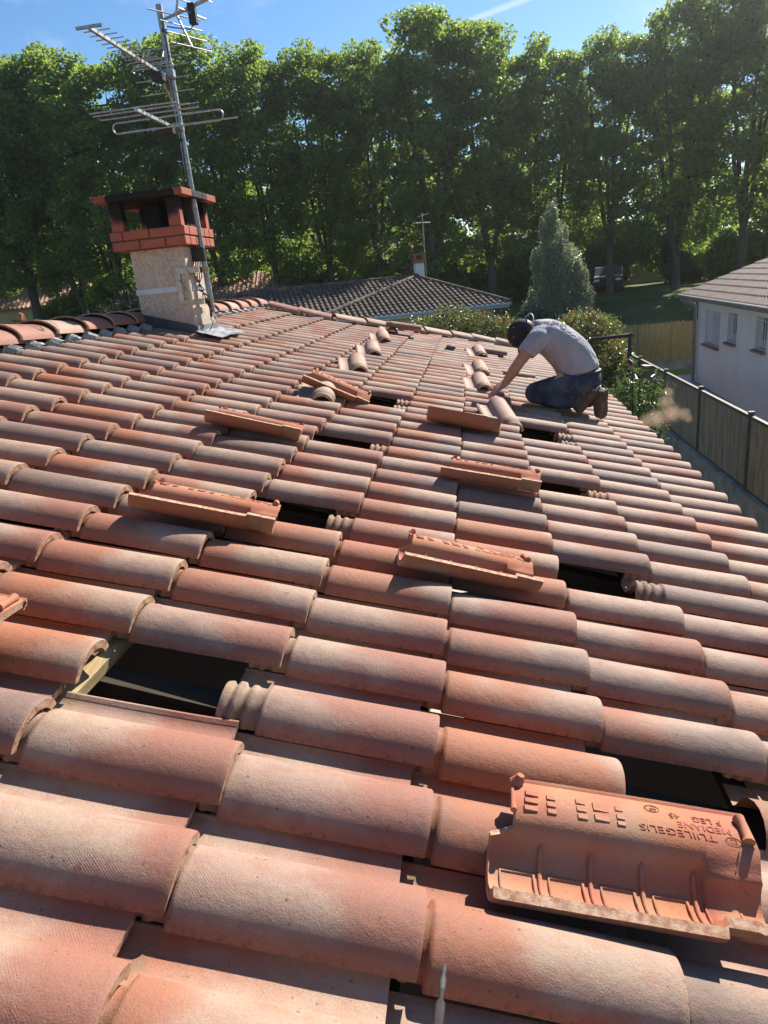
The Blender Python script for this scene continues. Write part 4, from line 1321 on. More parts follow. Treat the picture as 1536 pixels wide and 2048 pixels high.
g.span((cpx - .25, cpy - .25, zo + 2.13), (cpx + .25, cpy + .25, zo + 2.20)); g.build('brick_hood', simple_mat('red_hood_brick', (.33, .10, .065), (.25, .08, .05), 9, .85), dch)
fa = empty('house_aerial', wm @ Vector((cpx + .28, cpy - .1, zo + .9))); tag(fa, 'thin aerial mast beside the white chimney of the dark roofed house', 'aerial')
g = MB(); g.tube([(0, 0, 0), (0.0, 0, 2.9)], .028, 6); g.build('mast', M_GALV, fa)
g = MB(); g.tube([(-.35, -.3, 2.5), (.30, .25, 2.5)], .02, 5); g.tube([(-.2, 0, 2.75), (.3, 0, 2.85)], .02, 5)
for k in range(5):
    t = -.3 + .13 * k; g.tube([(t + .14, t * .85 - .16, 2.52), (t - .14, t * .85 + .16, 2.52)], .012, 5)
g.build('antenna_elements', M_ALU, fa)

# ---------------------------------------------------------------- far houses glimpsed between the trunks
def far_house(name, label, x, y, w_, d_, h_, rz, wallm, roofm, z0=-1.3, wins=2, chim=False):
    r_ = empty(name, (x, y, z0), rz); tag(r_, label, 'house')
    m_ = MB(); m_.span((-w_ / 2, -d_ / 2, 0), (w_ / 2, d_ / 2, h_)); m_.prism([(-d_ / 2, h_), (d_ / 2, h_), (0, h_ + d_ * .5 * .30)], 0, -w_ / 2 + .002, w_ / 2 - .002); m_.build('wall', wallm, r_)
    m_ = MB(); p_ = d_ / 2 + .45; zt = h_ + p_ * .30
    m_.prism([(-p_, h_ - .06), (0, zt + .05), (p_, h_ - .06), (p_, h_ + .04), (0, zt + .16), (-p_, h_ + .04)], 0, -w_ / 2 - .4, w_ / 2 + .4)
    k = -w_ / 2 - .3
    while k < w_ / 2 + .35:
        m_.tube([(k, -p_, h_ + .05), (k, 0, zt + .17)], .07, 5, 0, False); k += .26
    rr_ = m_.build('roof', roofm, r_)
    if chim:
        m_ = MB(); m_.box((w_ * .2, .3, zt + .3), (.5, .5, 1.1)); m_.box((w_ * .2, .3, zt + .9), (.62, .62, .12)); m_.build('chimney', M_CREAM, rr_)
    for q in range(wins):
        xx = -w_ / 2 + w_ * (q + .6) / (wins + .2)
        m_ = MB(); m_.span((xx - .5, -d_ / 2 - .03, 1.0), (xx + .5, -d_ / 2 - .003, 2.2)); wv = m_.build('window', M_GLASS, r_)
        for sx_ in (-.98, .52):
            m_ = MB(); m_.span((xx + sx_, -d_ / 2 - .06, .98), (xx + sx_ + .46, -d_ / 2 - .004, 2.22)); m_.build('shutter', M_BOARD, wv)
M_FARROOF = simple_mat('far_terracotta_roof', (.36, .22, .16), (.25, .15, .11), 1.5, .85)
M_REDWALL = simple_mat('red_brown_cladding', (.26, .12, .07), (.20, .09, .05), 2, .85)
far_house('far_house', 'red brown clad house half hidden behind the trunks above the dark roof', -6.2, 58, 7, 7, 2.9, .1, M_REDWALL, M_FARROOF, -.6)
far_house('far_house', 'low house with a long pale roof edge right of the white chimney', -.2, 50, 9, 7, 2.6, -.25, M_REDWALL, M_FARROOF, -1.0, 2, True)
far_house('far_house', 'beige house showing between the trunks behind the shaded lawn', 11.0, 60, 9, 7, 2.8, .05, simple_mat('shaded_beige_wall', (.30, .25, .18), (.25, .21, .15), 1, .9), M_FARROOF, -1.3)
far_house('far_house', 'pale house with a light tiled roof left of the dark roof, behind the mast', -13.2, 44, 6, 7, 2.4, .2, M_CREAM, M_FARROOF, -1.6)
far_house('far_house', 'yellowish house low behind the trees at the left edge', -31.0, 47, 9, 7, 2.8, .35, simple_mat('yellow_wall', (.55, .46, .24), (.5, .42, .22), 1, .9), M_FARROOF, -1.4)

# parked car in the tree shade
car = empty('parked_car', (8.2, 45.2, -.95), radians(78)); tag(car, 'dark parked car in the shade under the trees', 'car')
mp_ = simple_mat('dark_car_paint', (.020, .024, .032), (.015, .018, .024), 1, .5, spec=.3)
prof = [(-2.0, .32), (-2.05, .62), (-1.92, .86), (-1.1, .95), (-.5, 1.40), (.75, 1.44), (1.55, 1.02), (2.0, .92), (2.08, .55), (2.0, .30)]
m_ = MB(); m_.prism(prof, 1, -.82, .82); o = m_.build('body', mp_, car, True); bevel(o, .06, 3)
m_ = MB()
for s in (-1, 1): m_.prism([(-.98, .96), (-.48, 1.33), (.68, 1.36), (1.32, 1.0)], 1, s * .825, s * .832)
m_.build('side_window', M_GLASS, car, True)
m_ = MB(); m_.add([(-.98, -.7, .99), (-.98, .7, .99), (-.54, .62, 1.37), (-.54, -.62, 1.37)], [(0, 1, 2, 3)]); m_.build('windscreen', M_GLASS, car)
for x in (-1.25, 1.28):
    for s in (-1, 1):
        m_ = MB(); m_.tube([(x, s * .66, .32), (x, s * .85, .32)], .32, 18); wl = m_.build('wheel', M_BLACKP, car)
        m_ = MB(); m_.tube([(x, s * .851, .32), (x, s * .86, .32)], .19, 14); m_.build('rim', M_GUTTER, wl)
for s in (-1, 1):
    m_ = MB(); m_.box((-2.0, s * .6, .70), (.08, .3, .14)); m_.build('headlight', M_SHUTTER, car)

# ---------------------------------------------------------------- vegetation
def leaves_mesh(name, centers, size, mats, tint=None, mat_idx=None, aspect=1.9, droop=None, fold=0.0, rng=None):
    """one mesh of many small leaf blades (bent rhombs) at the given centres"""
    rng = rng or RNG
    n = len(centers)
    c = np.asarray(centers, float)
    d = rng.normal(size=(n, 3)); d /= np.linalg.norm(d, axis=1)[:, None]
    if droop is not None:
        d = d + np.array(droop); d /= np.linalg.norm(d, axis=1)[:, None]
    q = rng.normal(size=(n, 3)); s = np.cross(d, q); s /= np.linalg.norm(s, axis=1)[:, None]
    up = np.cross(d, s)
    L_ = size * rng.uniform(.65, 1.25, n)[:, None]; W_ = L_ / aspect
    f = (up * W_ * .22) if fold == 0.0 else up * W_ * fold
    v0 = c - d * L_ * .5; v1 = c - d * L_ * .02 + s * W_ * .5 + f; v2 = c + d * L_ * .5; v3 = c - d * L_ * .02 - s * W_ * .5 + f
    V = np.stack([v0, v1, v2, v3], 1).reshape(-1, 3)
    me = bpy.data.meshes.new(name)
    me.vertices.add(4 * n); me.vertices.foreach_set('co', V.ravel())
    me.loops.add(6 * n)
    base = (np.arange(n) * 4)[:, None]
    li = (base + np.array([0, 1, 2, 0, 2, 3])[None]).ravel()
    me.loops.foreach_set('vertex_index', li.astype(np.int32))
    me.polygons.add(2 * n)
    me.polygons.foreach_set('loop_start', (np.arange(2 * n) * 3).astype(np.int32))
    me.polygons.foreach_set('loop_total', np.full(2 * n, 3, np.int32))
    for m in (mats if isinstance(mats, (list, tuple)) else [mats]):
        me.materials.append(m)
    if mat_idx is not None:
        me.polygons.foreach_set('material_index', np.repeat(mat_idx, 2).astype(np.int32))
    t = tint if tint is not None else rng.uniform(0, 1, n)
    a = me.attributes.new('tint', 'FLOAT', 'FACE'); a.data.foreach_set('value', np.repeat(np.clip(t, 0, 1), 2).astype(np.float32))
    me.update(calc_edges=True)
    me.validate()
    return me

def plane_tree_meshes(seed, H, R, nclump, per):
    """ascending stems and a tall clumpy crown; returns (trunk mesh, crown mesh) at the origin"""
    r = random.Random(seed); rng = np.random.default_rng(seed)
    mb_ = MB()
    stems = []
    ns = r.choice((3, 4, 4, 5))
    fork = r.uniform(1.6, 3.6)
    mb_.tube([(0, 0, -.3), (r.uniform(-.05, .05), 0, fork * .5), (0, 0, fork)], [.27, .21, .18], 9)
    for k in range(ns):
        a = 2 * pi * k / ns + r.uniform(-.5, .5); rad = r.uniform(.35, .75) * R
        pts = [Vector((0, 0, fork - .25))]; rr_ = [.13]
        hh = H * r.uniform(.80, .97)
        for q in range(1, 7):
            t = q / 6
            pts.append(Vector((cos(a) * rad * t ** .7 + r.uniform(-.14, .14), sin(a) * rad * t ** .7 + r.uniform(-.14, .14), fork + (hh - fork) * t)))
            rr_.append(.12 * (1 - t) ** .8 + .018)
        mb_.tube(pts, rr_, 6)
        stems.append(pts)
    cl = []
    for k in range(nclump):
        st = r.choice(stems); t = r.uniform(0.0, 1.0) ** .72 * 5.99
        i = int(t); p = st[min(i, 5)].lerp(st[min(i + 1, 6)], t - i)
        z = p.z / H
        wdt = R * (0.50 + .62 * sin(pi * min(1, max(0, (z - .06) / .98)) ** .85) ** .8)
        a = r.uniform(0, 2 * pi); q = sqrt(r.uniform(.02, 1)) * wdt * .92
        c = Vector((p.x * .4 + cos(a) * q, p.y * .4 + sin(a) * q, p.z + r.uniform(-.3, .7)))
        if c.z < 1.8 and r.random() < .7: c.z += 2.5
        cl.append((c, r.uniform(.34, .72)))
        if r.random() < .45:
            mb_.tube([p, p.lerp(c, .55) + Vector((0, 0, .12)), c], [.030, .020, .008], 4, 0, False)
    for k in range(7):   # leader tufts break the top outline
        a = r.uniform(0, 2 * pi); q = r.uniform(0, .62) * R
        cl.append((Vector((cos(a) * q, sin(a) * q, H * r.uniform(.90, .985))), r.uniform(.42, .68)))
    C_, T_ = [], []
    for c, s in cl:
        n = int(per * (s / .5) ** 2)
        g = rng.normal(size=(n, 3)); g /= np.linalg.norm(g, axis=1)[:, None]
        rad = rng.uniform(.25, 1.0, n)[:, None] ** .5
        C_.append(np.array(c) + g * rad * s * np.array([1.15, 1.15, .85])); T_.append(np.clip(rng.normal(r.uniform(.25, .75), .25, n), 0, 1))
    crown = leaves_mesh('crown', np.concatenate(C_), .172, M_LEAF, np.concatenate(T_), aspect=1.15, rng=rng)
    return mb_.mesh('trunk', M_BARK), crown
TREES = [plane_tree_meshes(s, H, R, 225, 120) for s, H, R in ((21, 15.0, 2.1), (22, 15.6, 2.3), (23, 14.6, 2.0), (24, 16.2, 2.4), (25, 15.2, 2.15))]
def tree(label, x, y, z, k, sc, rz, sx=1.0):
    t = empty('plane_tree', (x, y, z), rz); t.scale = (sc * sx, sc * sx, sc)
    tag(t, label, 'tree', 'tall plane trees in the row behind the houses')
    link('trunk', TREES[k][0], t); link('crown', TREES[k][1], t)
r5 = random.Random(41)
row = []
ORD = 'first second third fourth fifth sixth seventh eighth ninth tenth eleventh twelfth thirteenth fourteenth fifteenth sixteenth seventeenth eighteenth nineteenth twentieth'.split()
x = -30.0
while x < 21:
    row.append(x); x += r5.uniform(2.7, 3.5)
for n_, x in enumerate(row):
    yy = 42 + r5.uniform(-.8, .8) - (max(0, x - 7) * .30)
    zt = (13.5 - .115 * x if x < 0 else 13.7 - .06 * x) + (1.2 if x > 9 else 0)
    k_ = r5.randrange(5)
    sc = (zt + 1.15 + r5.uniform(-.6, .5)) / (1.05 * (15.0, 15.6, 14.6, 16.2, 15.2)[k_])
    tree('tall leafy plane tree, ' + ORD[n_] + ' from the left in the dense row', x, yy, -1.15, k_, sc, r5.uniform(0, 6.28), r5.uniform(1.0, 1.2))
for n_ in range(12):
    x = -32 + n_ * 5.0 + r5.uniform(-1, 1)
    t = empty('plane_tree', (x, 51 + r5.uniform(-2, 2), -1.0), r5.uniform(0, 6.28)); k = r5.randrange(5); sc = r5.uniform(.62, .76)
    t.scale = (sc * 1.25, sc * 1.25, sc)
    tag(t, 'lower leafy tree, ' + ORD[n_] + ' from the left behind the plane trees', 'tree', 'lower trees behind the plane trees')
    link('trunk', TREES[k][0], t); link('crown', TREES[k][1], t)

def bush_points(rng, lobes, per):
    C_ = []
    for (x, y, z, rx, ry, rz_) in lobes:
        n = int(per * rx * rz_ * 4)
        g = rng.normal(size=(n, 3)); g /= np.linalg.norm(g, axis=1)[:, None]
        rad = rng.uniform(.15, 1.0, n)[:, None] ** .4
        C_.append(np.array([x, y, z]) + g * rad * np.array([rx, ry, rz_]) * (1 + .10 * rng.normal(size=(n, 1))))
    return np.concatenate(C_)
def bush(name, label, cat, loc, lobes, per, size, mats, aspect=1.8, red=0.0, seed=1, group=None, droop=None, stemr=.03):
    rng = np.random.default_rng(seed); r = random.Random(seed)
    t = empty(name, loc); tag(t, label, cat, group)
    P = bush_points(rng, lobes, per)
    idx = None
    if red:
        top = P[:, 2] + .25 * rng.normal(size=len(P))
        idx = ((rng.uniform(size=len(P)) < red) & (top > np.quantile(P[:, 2], .45))).astype(int)
        # red shoots come in clusters
        keys = np.floor(P * 4.5).astype(int); h = (keys[:, 0] * 73 + keys[:, 1] * 19 + keys[:, 2] * 37) % 7
        idx = idx * (h < 3)
    o = link('foliage', leaves_mesh('foliage', P, size, mats, None, idx, aspect, droop, rng=rng), t)
    m_ = MB()
    for k in range(6):
        l = r.choice(lobes); m_.tube([(r.uniform(-.1, .1), r.uniform(-.1, .1), 0), (l[0] * .5, l[1] * .5, l[2] * .5), (l[0], l[1], l[2] + l[5] * .5)], [stemr, stemr * .7, stemr * .3], 5)
    m_.build('stem', M_DARKBARK, t)
    return t
# far wood closing the view behind the trunks
rng = np.random.default_rng(77); r = random.Random(77); lob = []
for k in range(150):
    x = -62 + 124 * k / 149; lob.append((x, 74 + r.uniform(-4, 4), r.uniform(.5, 6.2), r.uniform(1.6, 2.6), 1.5, r.uniform(1.2, 2.2)))
tag(link('distant_woods', leaves_mesh('distant_woods', bush_points(rng, lob, 36), .52, M_LEAF, None, None, 1.4, rng=rng)), kind='stuff')
# dense dark undergrowth below the row
UNDER = []
for q in range(3):
    rng = np.random.default_rng(60 + q); r = random.Random(60 + q)
    lob = [(r.uniform(-1.6, 1.6), r.uniform(-.8, .8), r.uniform(.6, 2.5), r.uniform(.7, 1.1), r.uniform(.6, .9), r.uniform(.6, 1.0)) for _ in range(9)]
    UNDER.append(leaves_mesh('foliage', bush_points(rng, lob, 420), .20, M_LEAF, None, None, 1.5, rng=rng))
for n_ in range(15):
    x = -29 + n_ * 3.3 + r5.uniform(-.7, .7)
    if 9.0 < x < 12: continue
    t = empty('undergrowth_shrub', (x, 44.6 + r5.uniform(-.6, .9) + (2.6 if 6 < x < 9.5 else 0), -1.1), r5.uniform(0, 6.28)); s_ = r5.uniform(.95, 1.35); t.scale = (s_ * 1.15, s_ * 1.15, s_)
    tag(t, 'dark leafy undergrowth shrub, ' + ORD[n_] + ' from the left under the plane trees', 'shrub', 'undergrowth below the plane trees')
    link('foliage', UNDER[n_ % 3], t)
for n_, (x, yy_) in enumerate(((5.2, 50.0), (7.6, 51.5), (9.3, 50.5), (12.6, 51.0), (14.8, 50.0))):
    t = empty('undergrowth_shrub', (x, yy_, -1.1), r5.uniform(0, 6.28)); t.scale = (1.5, 1.5, 1.35)
    tag(t, 'dark leafy shrub, ' + ORD[n_] + ' from the left in front of the beige house', 'shrub', 'undergrowth in front of the beige house')
    link('foliage', UNDER[n_ % 3], t)
# silvery tree in the middle distance
lob = [(0, 0, 2.0, 1.15, 1.0, .9), (-.55, 0, 1.7, .8, .8, .8), (.55, .1, 1.9, .9, .8, .9), (.1, 0, 3.0, .95, .8, .9), (-.3, 0, 3.5, .62, .6, .8), (.42, 0, 3.4, .6, .6, .75), (-.12, 0, 4.3, .50, .45, .75), (-.1, 0, 5.0, .27, .27, .55), (-1.1, .1, 1.6, .42, .5, .75), (1.05, 0, 2.3, .45, .5, .6)]
r6 = random.Random(8)
lob += [(r6.uniform(-1.1, 1.1), r6.uniform(-.5, .5), r6.uniform(1.6, 3.6), .16, .16, .42) for _ in range(16)] + [(r6.uniform(-.6, .5), r6.uniform(-.3, .3), r6.uniform(3.6, 5.2), .11, .11, .36) for _ in range(9)]
bush('silvery_tree', 'small silvery green tree standing alone in front of the tall row', 'tree', (2.95, 25.6, -2.6), [(l_[0] * .86, l_[1], l_[2], l_[3] * .9, l_[4], l_[5]) for l_ in lob], 2100, .085, M_LEAF_OLIVE, 2.0, seed=31, droop=(0, 0, .5), stemr=.07)
# photinia hedge with red shoots, yellow bush and dark shrubs
PH = [M_LEAF_PHOT, M_LEAF_RED]
bush('photinia_shrub', 'red tipped photinia shrub directly behind the worker\'s back', 'shrub', (2.75, 17.2, GROUND), [(-.4, 0, 2.2, .75, .6, .65), (.35, 0, 2.0, .7, .6, .7), (0, 0, 2.75, .6, .5, .45), (.7, 0, 1.4, .5, .5, .8), (-.1, 0, 1.3, .9, .6, .8), (-.7, 0, 2.55, .4, .4, .4)], 1500, .085, PH, 2.0, .22, 33, 'photinia hedge shrubs')
bush('photinia_shrub', 'photinia shrub under the gutter of the dark roofed house, right part', 'shrub', (.45, 19.2, GROUND + .45), [(-.3, 0, 2.1, .75, .6, .65), (.35, 0, 2.1, .65, .6, .6), (0, 0, 1.3, .9, .6, .8)], 1400, .085, PH, 2.0, .10, 34, 'photinia hedge shrubs')
bush('photinia_shrub', 'photinia shrub under the gutter of the dark roofed house, left part', 'shrub', (-.85, 19.3, GROUND + .45), [(-.5, 0, 2.25, .6, .6, .6), (.35, 0, 2.4, .75, .6, .65), (0, 0, 1.3, .9, .6, .8)], 1400, .085, PH, 2.0, .10, 35, 'photinia hedge shrubs')
bush('clipped_shrub', 'yellow green shrub just above the worker\'s cap', 'shrub', (1.62, 18.4, GROUND), [(0, 0, 2.3, .55, .5, .62), (.3, 0, 1.9, .5, .5, .5), (-.2, 0, 1.4, .6, .5, .7)], 1700, .07, M_LEAF_YEL, 2.2, seed=36)
bush('leafy_shrub', 'bright green shrub below the silvery tree', 'shrub', (3.0, 20.5, GROUND), [(0, 0, 2.35, .75, .6, .62), (.7, 0, 2.2, .6, .6, .6), (-.2, 0, 1.5, .9, .6, .8)], 1500, .085, M_LEAF_PHOT, 1.8, seed=37)
bush('dark_shrub', 'dark green shrub between the dark roof and the silvery tree', 'shrub', (1.75, 23.6, YARD), [(0, 0, 1.6, .8, .7, 1.0), (.7, 0, 1.4, .8, .7, .9), (-.3, 0, .9, .7, .6, .8), (1.3, 0, 1.3, .7, .6, .8)], 1200, .09, M_LEAF_DARK, 2.4, seed=38)
lobd = [(0, 0, 3.0, 1.4, 1.1, 1.2), (-1.2, 0, 2.6, 1.2, 1.0, 1.2), (1.0, 0, 2.7, 1.0, 1.0, 1.1), (.2, 0, 4.0, 1.0, .9, .9), (-.8, 0, 3.7, .9, .8, .8), (0, 0, 1.5, 2.2, 1.2, 1.4)]
bush('dark_conifer', 'large dark evergreen bush behind the chimney', 'tree', (-10.2, 21.0, GROUND), lobd, 900, .13, M_LEAF_DARK, 3.2, seed=39, droop=(0, 0, .7))
bush('dark_conifer', 'dark evergreen bush low at the left, nearer the photo edge', 'tree', (-14.2, 23.5, GROUND), [(0, 0, 2.4, 1.5, 1.1, 1.2), (1.2, 0, 2.1, 1.2, 1.0, 1.0), (-1.3, 0, 2.0, 1.3, 1.0, 1.0), (0, 0, 1.2, 2.0, 1.2, 1.1)], 800, .13, M_LEAF_DARK, 3.0, seed=40, droop=(0, 0, .7))
# oleander leaning over the eave
ol = empty('oleander', (2.45, 10.4, GROUND)); tag(ol, 'oleander with long glossy leaves beside the eave, right of the worker', 'shrub')
rng = np.random.default_rng(50); P, D = [], []
m_ = MB(); r7 = random.Random(50)
for k in range(46):
    a = r7.uniform(0, 2 * pi); q = r7.uniform(.05, .62); top = Vector((cos(a) * q, sin(a) * q, r7.uniform(1.7, 2.95 - q * .9)))
    b0 = Vector((cos(a) * q * .25, sin(a) * q * .25, 0)); mid = b0.lerp(top, .6) + Vector((0, 0, .15))
    m_.tube([b0, mid, top], [.014, .010, .005], 5, 0, False)
    for t in np.linspace(.42, 1.0, 16):
        p = b0.lerp(mid, min(1, t / .6)) if t < .6 else mid.lerp(top, (t - .6) / .4)
        for _ in range(3):
            P.append(np.array(p) + rng.normal(size=3) * .055)
olm = leaves_mesh('foliage', np.array(P), .150, M_LEAF_OLE, None, None, 5.2, (0, 0, .55), rng=rng)
link('foliage', olm, ol); m_.build('stem', M_DARKBARK, ol)
fl = MB()
for (fx_, fy_, fz_) in ((.30, -.55, 1.95), (.36, -.52, 1.90), (-.1, -.3, 2.7), (.42, -.5, 2.0)):
    for k in range(5):
        a = 2 * pi * k / 5; c_ = Vector((fx_, fy_, fz_)); d_ = Vector((cos(a), -.3, sin(a)))
        s_ = Vector((-sin(a), 0, cos(a))); fl.add([c_, c_ + d_ * .03 + s_ * .014, c_ + d_ * .045, c_ + d_ * .03 - s_ * .014], [(0, 1, 2, 3)])
fl.build('flower', M_FLOWER, ol)
# long grass behind the bamboo fence
n = 5200
gx = rng.uniform(3.6, 9.5, n); gy = rng.uniform(24.8, 27.5, n)
gz = YARD + (-1.0 - YARD) * ((np.clip((gy - 24.6) / 17, 0, 1)) ** 2 * (3 - 2 * np.clip((gy - 24.6) / 17, 0, 1)))
hh = rng.uniform(.5, 1.25, n) * rng.uniform(.6, 1.25, n) + .45
P = np.stack([gx, gy, gz + hh * .5], 1)
g_me = leaves_mesh('tall_grass', P, 1.25, M_GRASSBLADE, None, None, 55, (0, 0, 5), rng=rng)
tag(link('tall_grass', g_me), kind='stuff')

# black tubular frame standing beside the oleander
sw = empty('garden_swing', (2.45, 12.4, GROUND)); tag(sw, 'black tubular garden frame standing behind the oleander', 'garden frame')
m_ = MB(); m_.tube([(-.42, 0, 2.86), (-.30, 0, 2.93), (.36, 0, 2.95)], .032, 10); m_.build('top_rail', M_BLACKP, sw)
m_ = MB(); m_.tube([(.34, 0, 2.985), (.36, 0, 2.92)], .048, 10); m_.tube([(.36, 0, 2.95), (.40, -.02, 2.95)], .036, 10); m_.build('corner_joint', M_BLACKP, sw)
for px_ in (-.42, .34):
    for py_ in (-.55, .55):
        m_ = MB(); m_.tube([(px_, 0, 2.90), (px_ * 1.02, py_ * .3, 2.2), (px_ * 1.05, py_, 0)], .028, 9); m_.build('leg', M_BLACKP, sw)
# ---------------------------------------------------------------- the worker
def cloth_mat(name, c1, c2, scale, wrinkle=0.6, rough=0.9):
    m, nt, b = new_mat(name)
    tc = N(nt, 'ShaderNodeTexCoord'); v = tc.outputs['Object']
    mp = N(nt, 'ShaderNodeMapping'); mp.inputs['Scale'].default_value = (1.0, 1.6, .8); nt.links.new(v, mp.inputs[0])
    n1 = noise(nt, mp.outputs[0], scale, 4.0, .55); n2 = noise(nt, v, 380.0, 2.0)
    dn = N(nt, 'ShaderNodeTexNoise'); dn.inputs['Scale'].default_value = 9.0; dn.inputs['Detail'].default_value = 2.0; dn.inputs['Distortion'].default_value = 1.6
    nt.links.new(mp.outputs[0], dn.inputs['Vector'])
    nt.links.new(mixc(nt, ramp(nt, n1, .35, .65), c1, c2), b.inputs['Base Color'])
    b.inputs['Roughness'].default_value = rough; b.inputs['Specular IOR Level'].default_value = .15
    nb = bump(nt, dn.outputs[0], wrinkle, .03)
    nt.links.new(bump(nt, n2, .25, .0015, nb), b.inputs['Normal'])
    return m
M_SHIRT = cloth_mat('grey_tshirt_cotton', (.335, .325, .345), (.285, .277, .30), 5.0, 1.0)
M_JEANS = cloth_mat('blue_denim', (.078, .094, .125), (.034, .042, .058), 9.0, 1.0)
M_SKIN = simple_mat('tanned_skin', (.42, .215, .135), (.36, .165, .100), 14, .55, spec=.35, bump_s=.15, bump_scale=160)
M_HAIR = simple_mat('dark_hair', (.03, .022, .018), (.05, .035, .028), 60, .6)
M_CAP = simple_mat('black_cap_cloth', (.016, .014, .015), (.026, .023, .024), 40, .9)
M_LEATHER = simple_mat('brown_leather', (.16, .085, .045), (.10, .055, .03), 20, .6)
M_TAN = simple_mat('tan_leather', (.36, .235, .10), (.28, .18, .08), 15, .75)
M_SHOE = simple_mat('dusty_brown_shoe', (.105, .080, .062), (.055, .042, .034), 18, .9, bump_s=.5, bump_scale=60)
M_SOLE = simple_mat('dirty_rubber_sole', (.150, .108, .075), (.075, .055, .040), 28, .95, bump_s=.9, bump_scale=55, bump_d=.01)
M_REDPL = simple_mat('red_plastic', (.50, .04, .05), (.42, .03, .04), 10, .4)
M_BAND = simple_mat('grey_headband', (.42, .43, .42), (.30, .31, .30), 10, .5)
person = empty('person', rp(.80, 4.80, -.02))
tag(person, 'kneeling worker in grey t-shirt, jeans and black cap bent over the tiles', 'person')
PINV = Matrix.Translation(rp(.80, 4.80, -.02)).inverted() @ ROOF
def catmull(P, k):
    out = []
    for i in range(len(P) - 1):
        p0, p1, p2, p3 = P[max(i - 1, 0)], P[i], P[i + 1], P[min(i + 2, len(P) - 1)]
        for q in range(k):
            t = q / k
            out.append([.5 * ((2 * b_) + (-a_ + c_) * t + (2 * a_ - 5 * b_ + 4 * c_ - d_) * t * t + (-a_ + 3 * b_ - 3 * c_ + d_) * t ** 3) for a_, b_, c_, d_ in zip(p0, p1, p2, p3)])
    out.append(list(P[-1])); return out
def loft(mb, rings, k=5, seg=20, sq=2.0, cap=True):
    """rings: (centre u,v,n, thickness dir u,v,n, half thickness, half width) in roof coordinates"""
    R_ = catmull([list(r_) for r_ in rings], k)
    vs_ = []
    for i, r_ in enumerate(R_):
        c = Vector(r_[:3]); td = Vector(r_[3:6]).normalized(); a, b = max(r_[6], .001), max(r_[7], .001)
        nx = Vector(R_[min(i + 1, len(R_) - 1)][:3]) - Vector(R_[max(i - 1, 0)][:3])
        if nx.length < 1e-6: nx = Vector((0, 0, 1))
        wd = nx.cross(td).normalized(); td = wd.cross(nx).normalized()
        for j in range(seg):
            t = 2 * pi * j / seg; ct, st = cos(t), sin(t)
            vs_.append(c + td * a * abs(ct) ** (2 / sq) * (1 if ct >= 0 else -1) + wd * b * abs(st) ** (2 / sq) * (1 if st >= 0 else -1))
    n = len(R_)
    fs = [(i * seg + j, i * seg + (j + 1) % seg, (i + 1) * seg + (j + 1) % seg, (i + 1) * seg + j) for i in range(n - 1) for j in range(seg)]
    if cap: fs += [tuple(range(seg - 1, -1, -1)), tuple((n - 1) * seg + j for j in range(seg))]
    mb.add(vs_, fs, 0, True)
def chain(mb, pts, k=4, seg=12):
    """round limb: (u,v,n,r) points"""
    R_ = catmull([list(p) for p in pts], k)
    mb.tube([p[:3] for p in R_], [max(p[3], .001) for p in R_], seg, 0)
def ball(mb, c, r, seg=14, axes=None):
    X, Y, Z = axes or (Vector((1, 0, 0)), Vector((0, 1, 0)), Vector((0, 0, 1)))
    r = r if isinstance(r, (tuple, list)) else (r, r, r)
    vs_, fs = [], []; h = seg // 2
    for i in range(h + 1):
        for j in range(seg):
            a, b = pi * i / h, 2 * pi * j / seg
            vs_.append(Vector(c) + X * r[0] * sin(a) * cos(b) + Y * r[1] * sin(a) * sin(b) + Z * r[2] * cos(a))
    for i in range(h):
        for j in range(seg): fs.append((i * seg + j, (i + 1) * seg + j, (i + 1) * seg + (j + 1) % seg, i * seg + (j + 1) % seg))
    mb.add(vs_, fs, 0, True)
def figure_part(name, mb, mat, parent=None, voxel=None, smooth=6):
    mb.v = [tuple(PINV @ Vector(p)) for p in mb.v]
    o = mb.build(name, mat, parent or person, True)
    if voxel:
        m_ = o.modifiers.new('merge', 'REMESH'); m_.mode = 'VOXEL'; m_.voxel_size = voxel; m_.use_smooth_shade = True
        s_ = o.modifiers.new('soften', 'SMOOTH'); s_.iterations = smooth; s_.factor = .5
    return o
# body: head, neck, arms with five fingered hands, one continuous surface
HC = Vector((.345, 4.82, .487))
hc = Vector((-.90, -.28, -.18)).normalized()               # towards the crown
hf = Vector((-.22, .06, -.97)); hf = (hf - hc * hf.dot(hc)).normalized()   # towards the face
hs = hc.cross(hf).normalized()
if hs.y > 0: hs = -hs                                       # the side nearest the camera
body = MB()
ball(body, HC + hc * .02, (.078, .098, .095), 20, (hs, hf, hc))
ball(body, HC - hc * .045 + hf * .045, (.058, .058, .065), 16, (hs, hf, hc))     # jaw
ball(body, HC - hc * .02 + hf * .104, (.013, .022, .024), 10, (hs, hf, hc))      # nose
for s_ in (1, -1):
    ball(body, HC + hs * s_ * .078 - hc * .015, (.012, .022, .032), 10, (hs, hf, hc))   # ears
    ball(body, HC + hs * s_ * .03 + hf * .088 + hc * .012, (.013, .010, .010), 8, (hs, hf, hc))
ball(body, HC - hc * .065 + hf * .098, (.024, .010, .008), 10, (hs, hf, hc))
chain(body, [(.37, 4.82, .50, .056), (.42, 4.83, .515, .058), (.50, 4.84, .50, .07)])
chain(body, [(.50, 4.84, .49, .09), (.60, 4.84, .44, .10), (.76, 4.83, .34, .10)])
def arm(S, E_, W, seg=14):
    chain(body, [(*S, .056), (*(Vector(S).lerp(Vector(E_), .5)), .049), (*E_, .041), (*(Vector(E_).lerp(Vector(W), .35)), .042), (*(Vector(E_).lerp(Vector(W), .75)), .032), (*W, .027)], 5, seg)
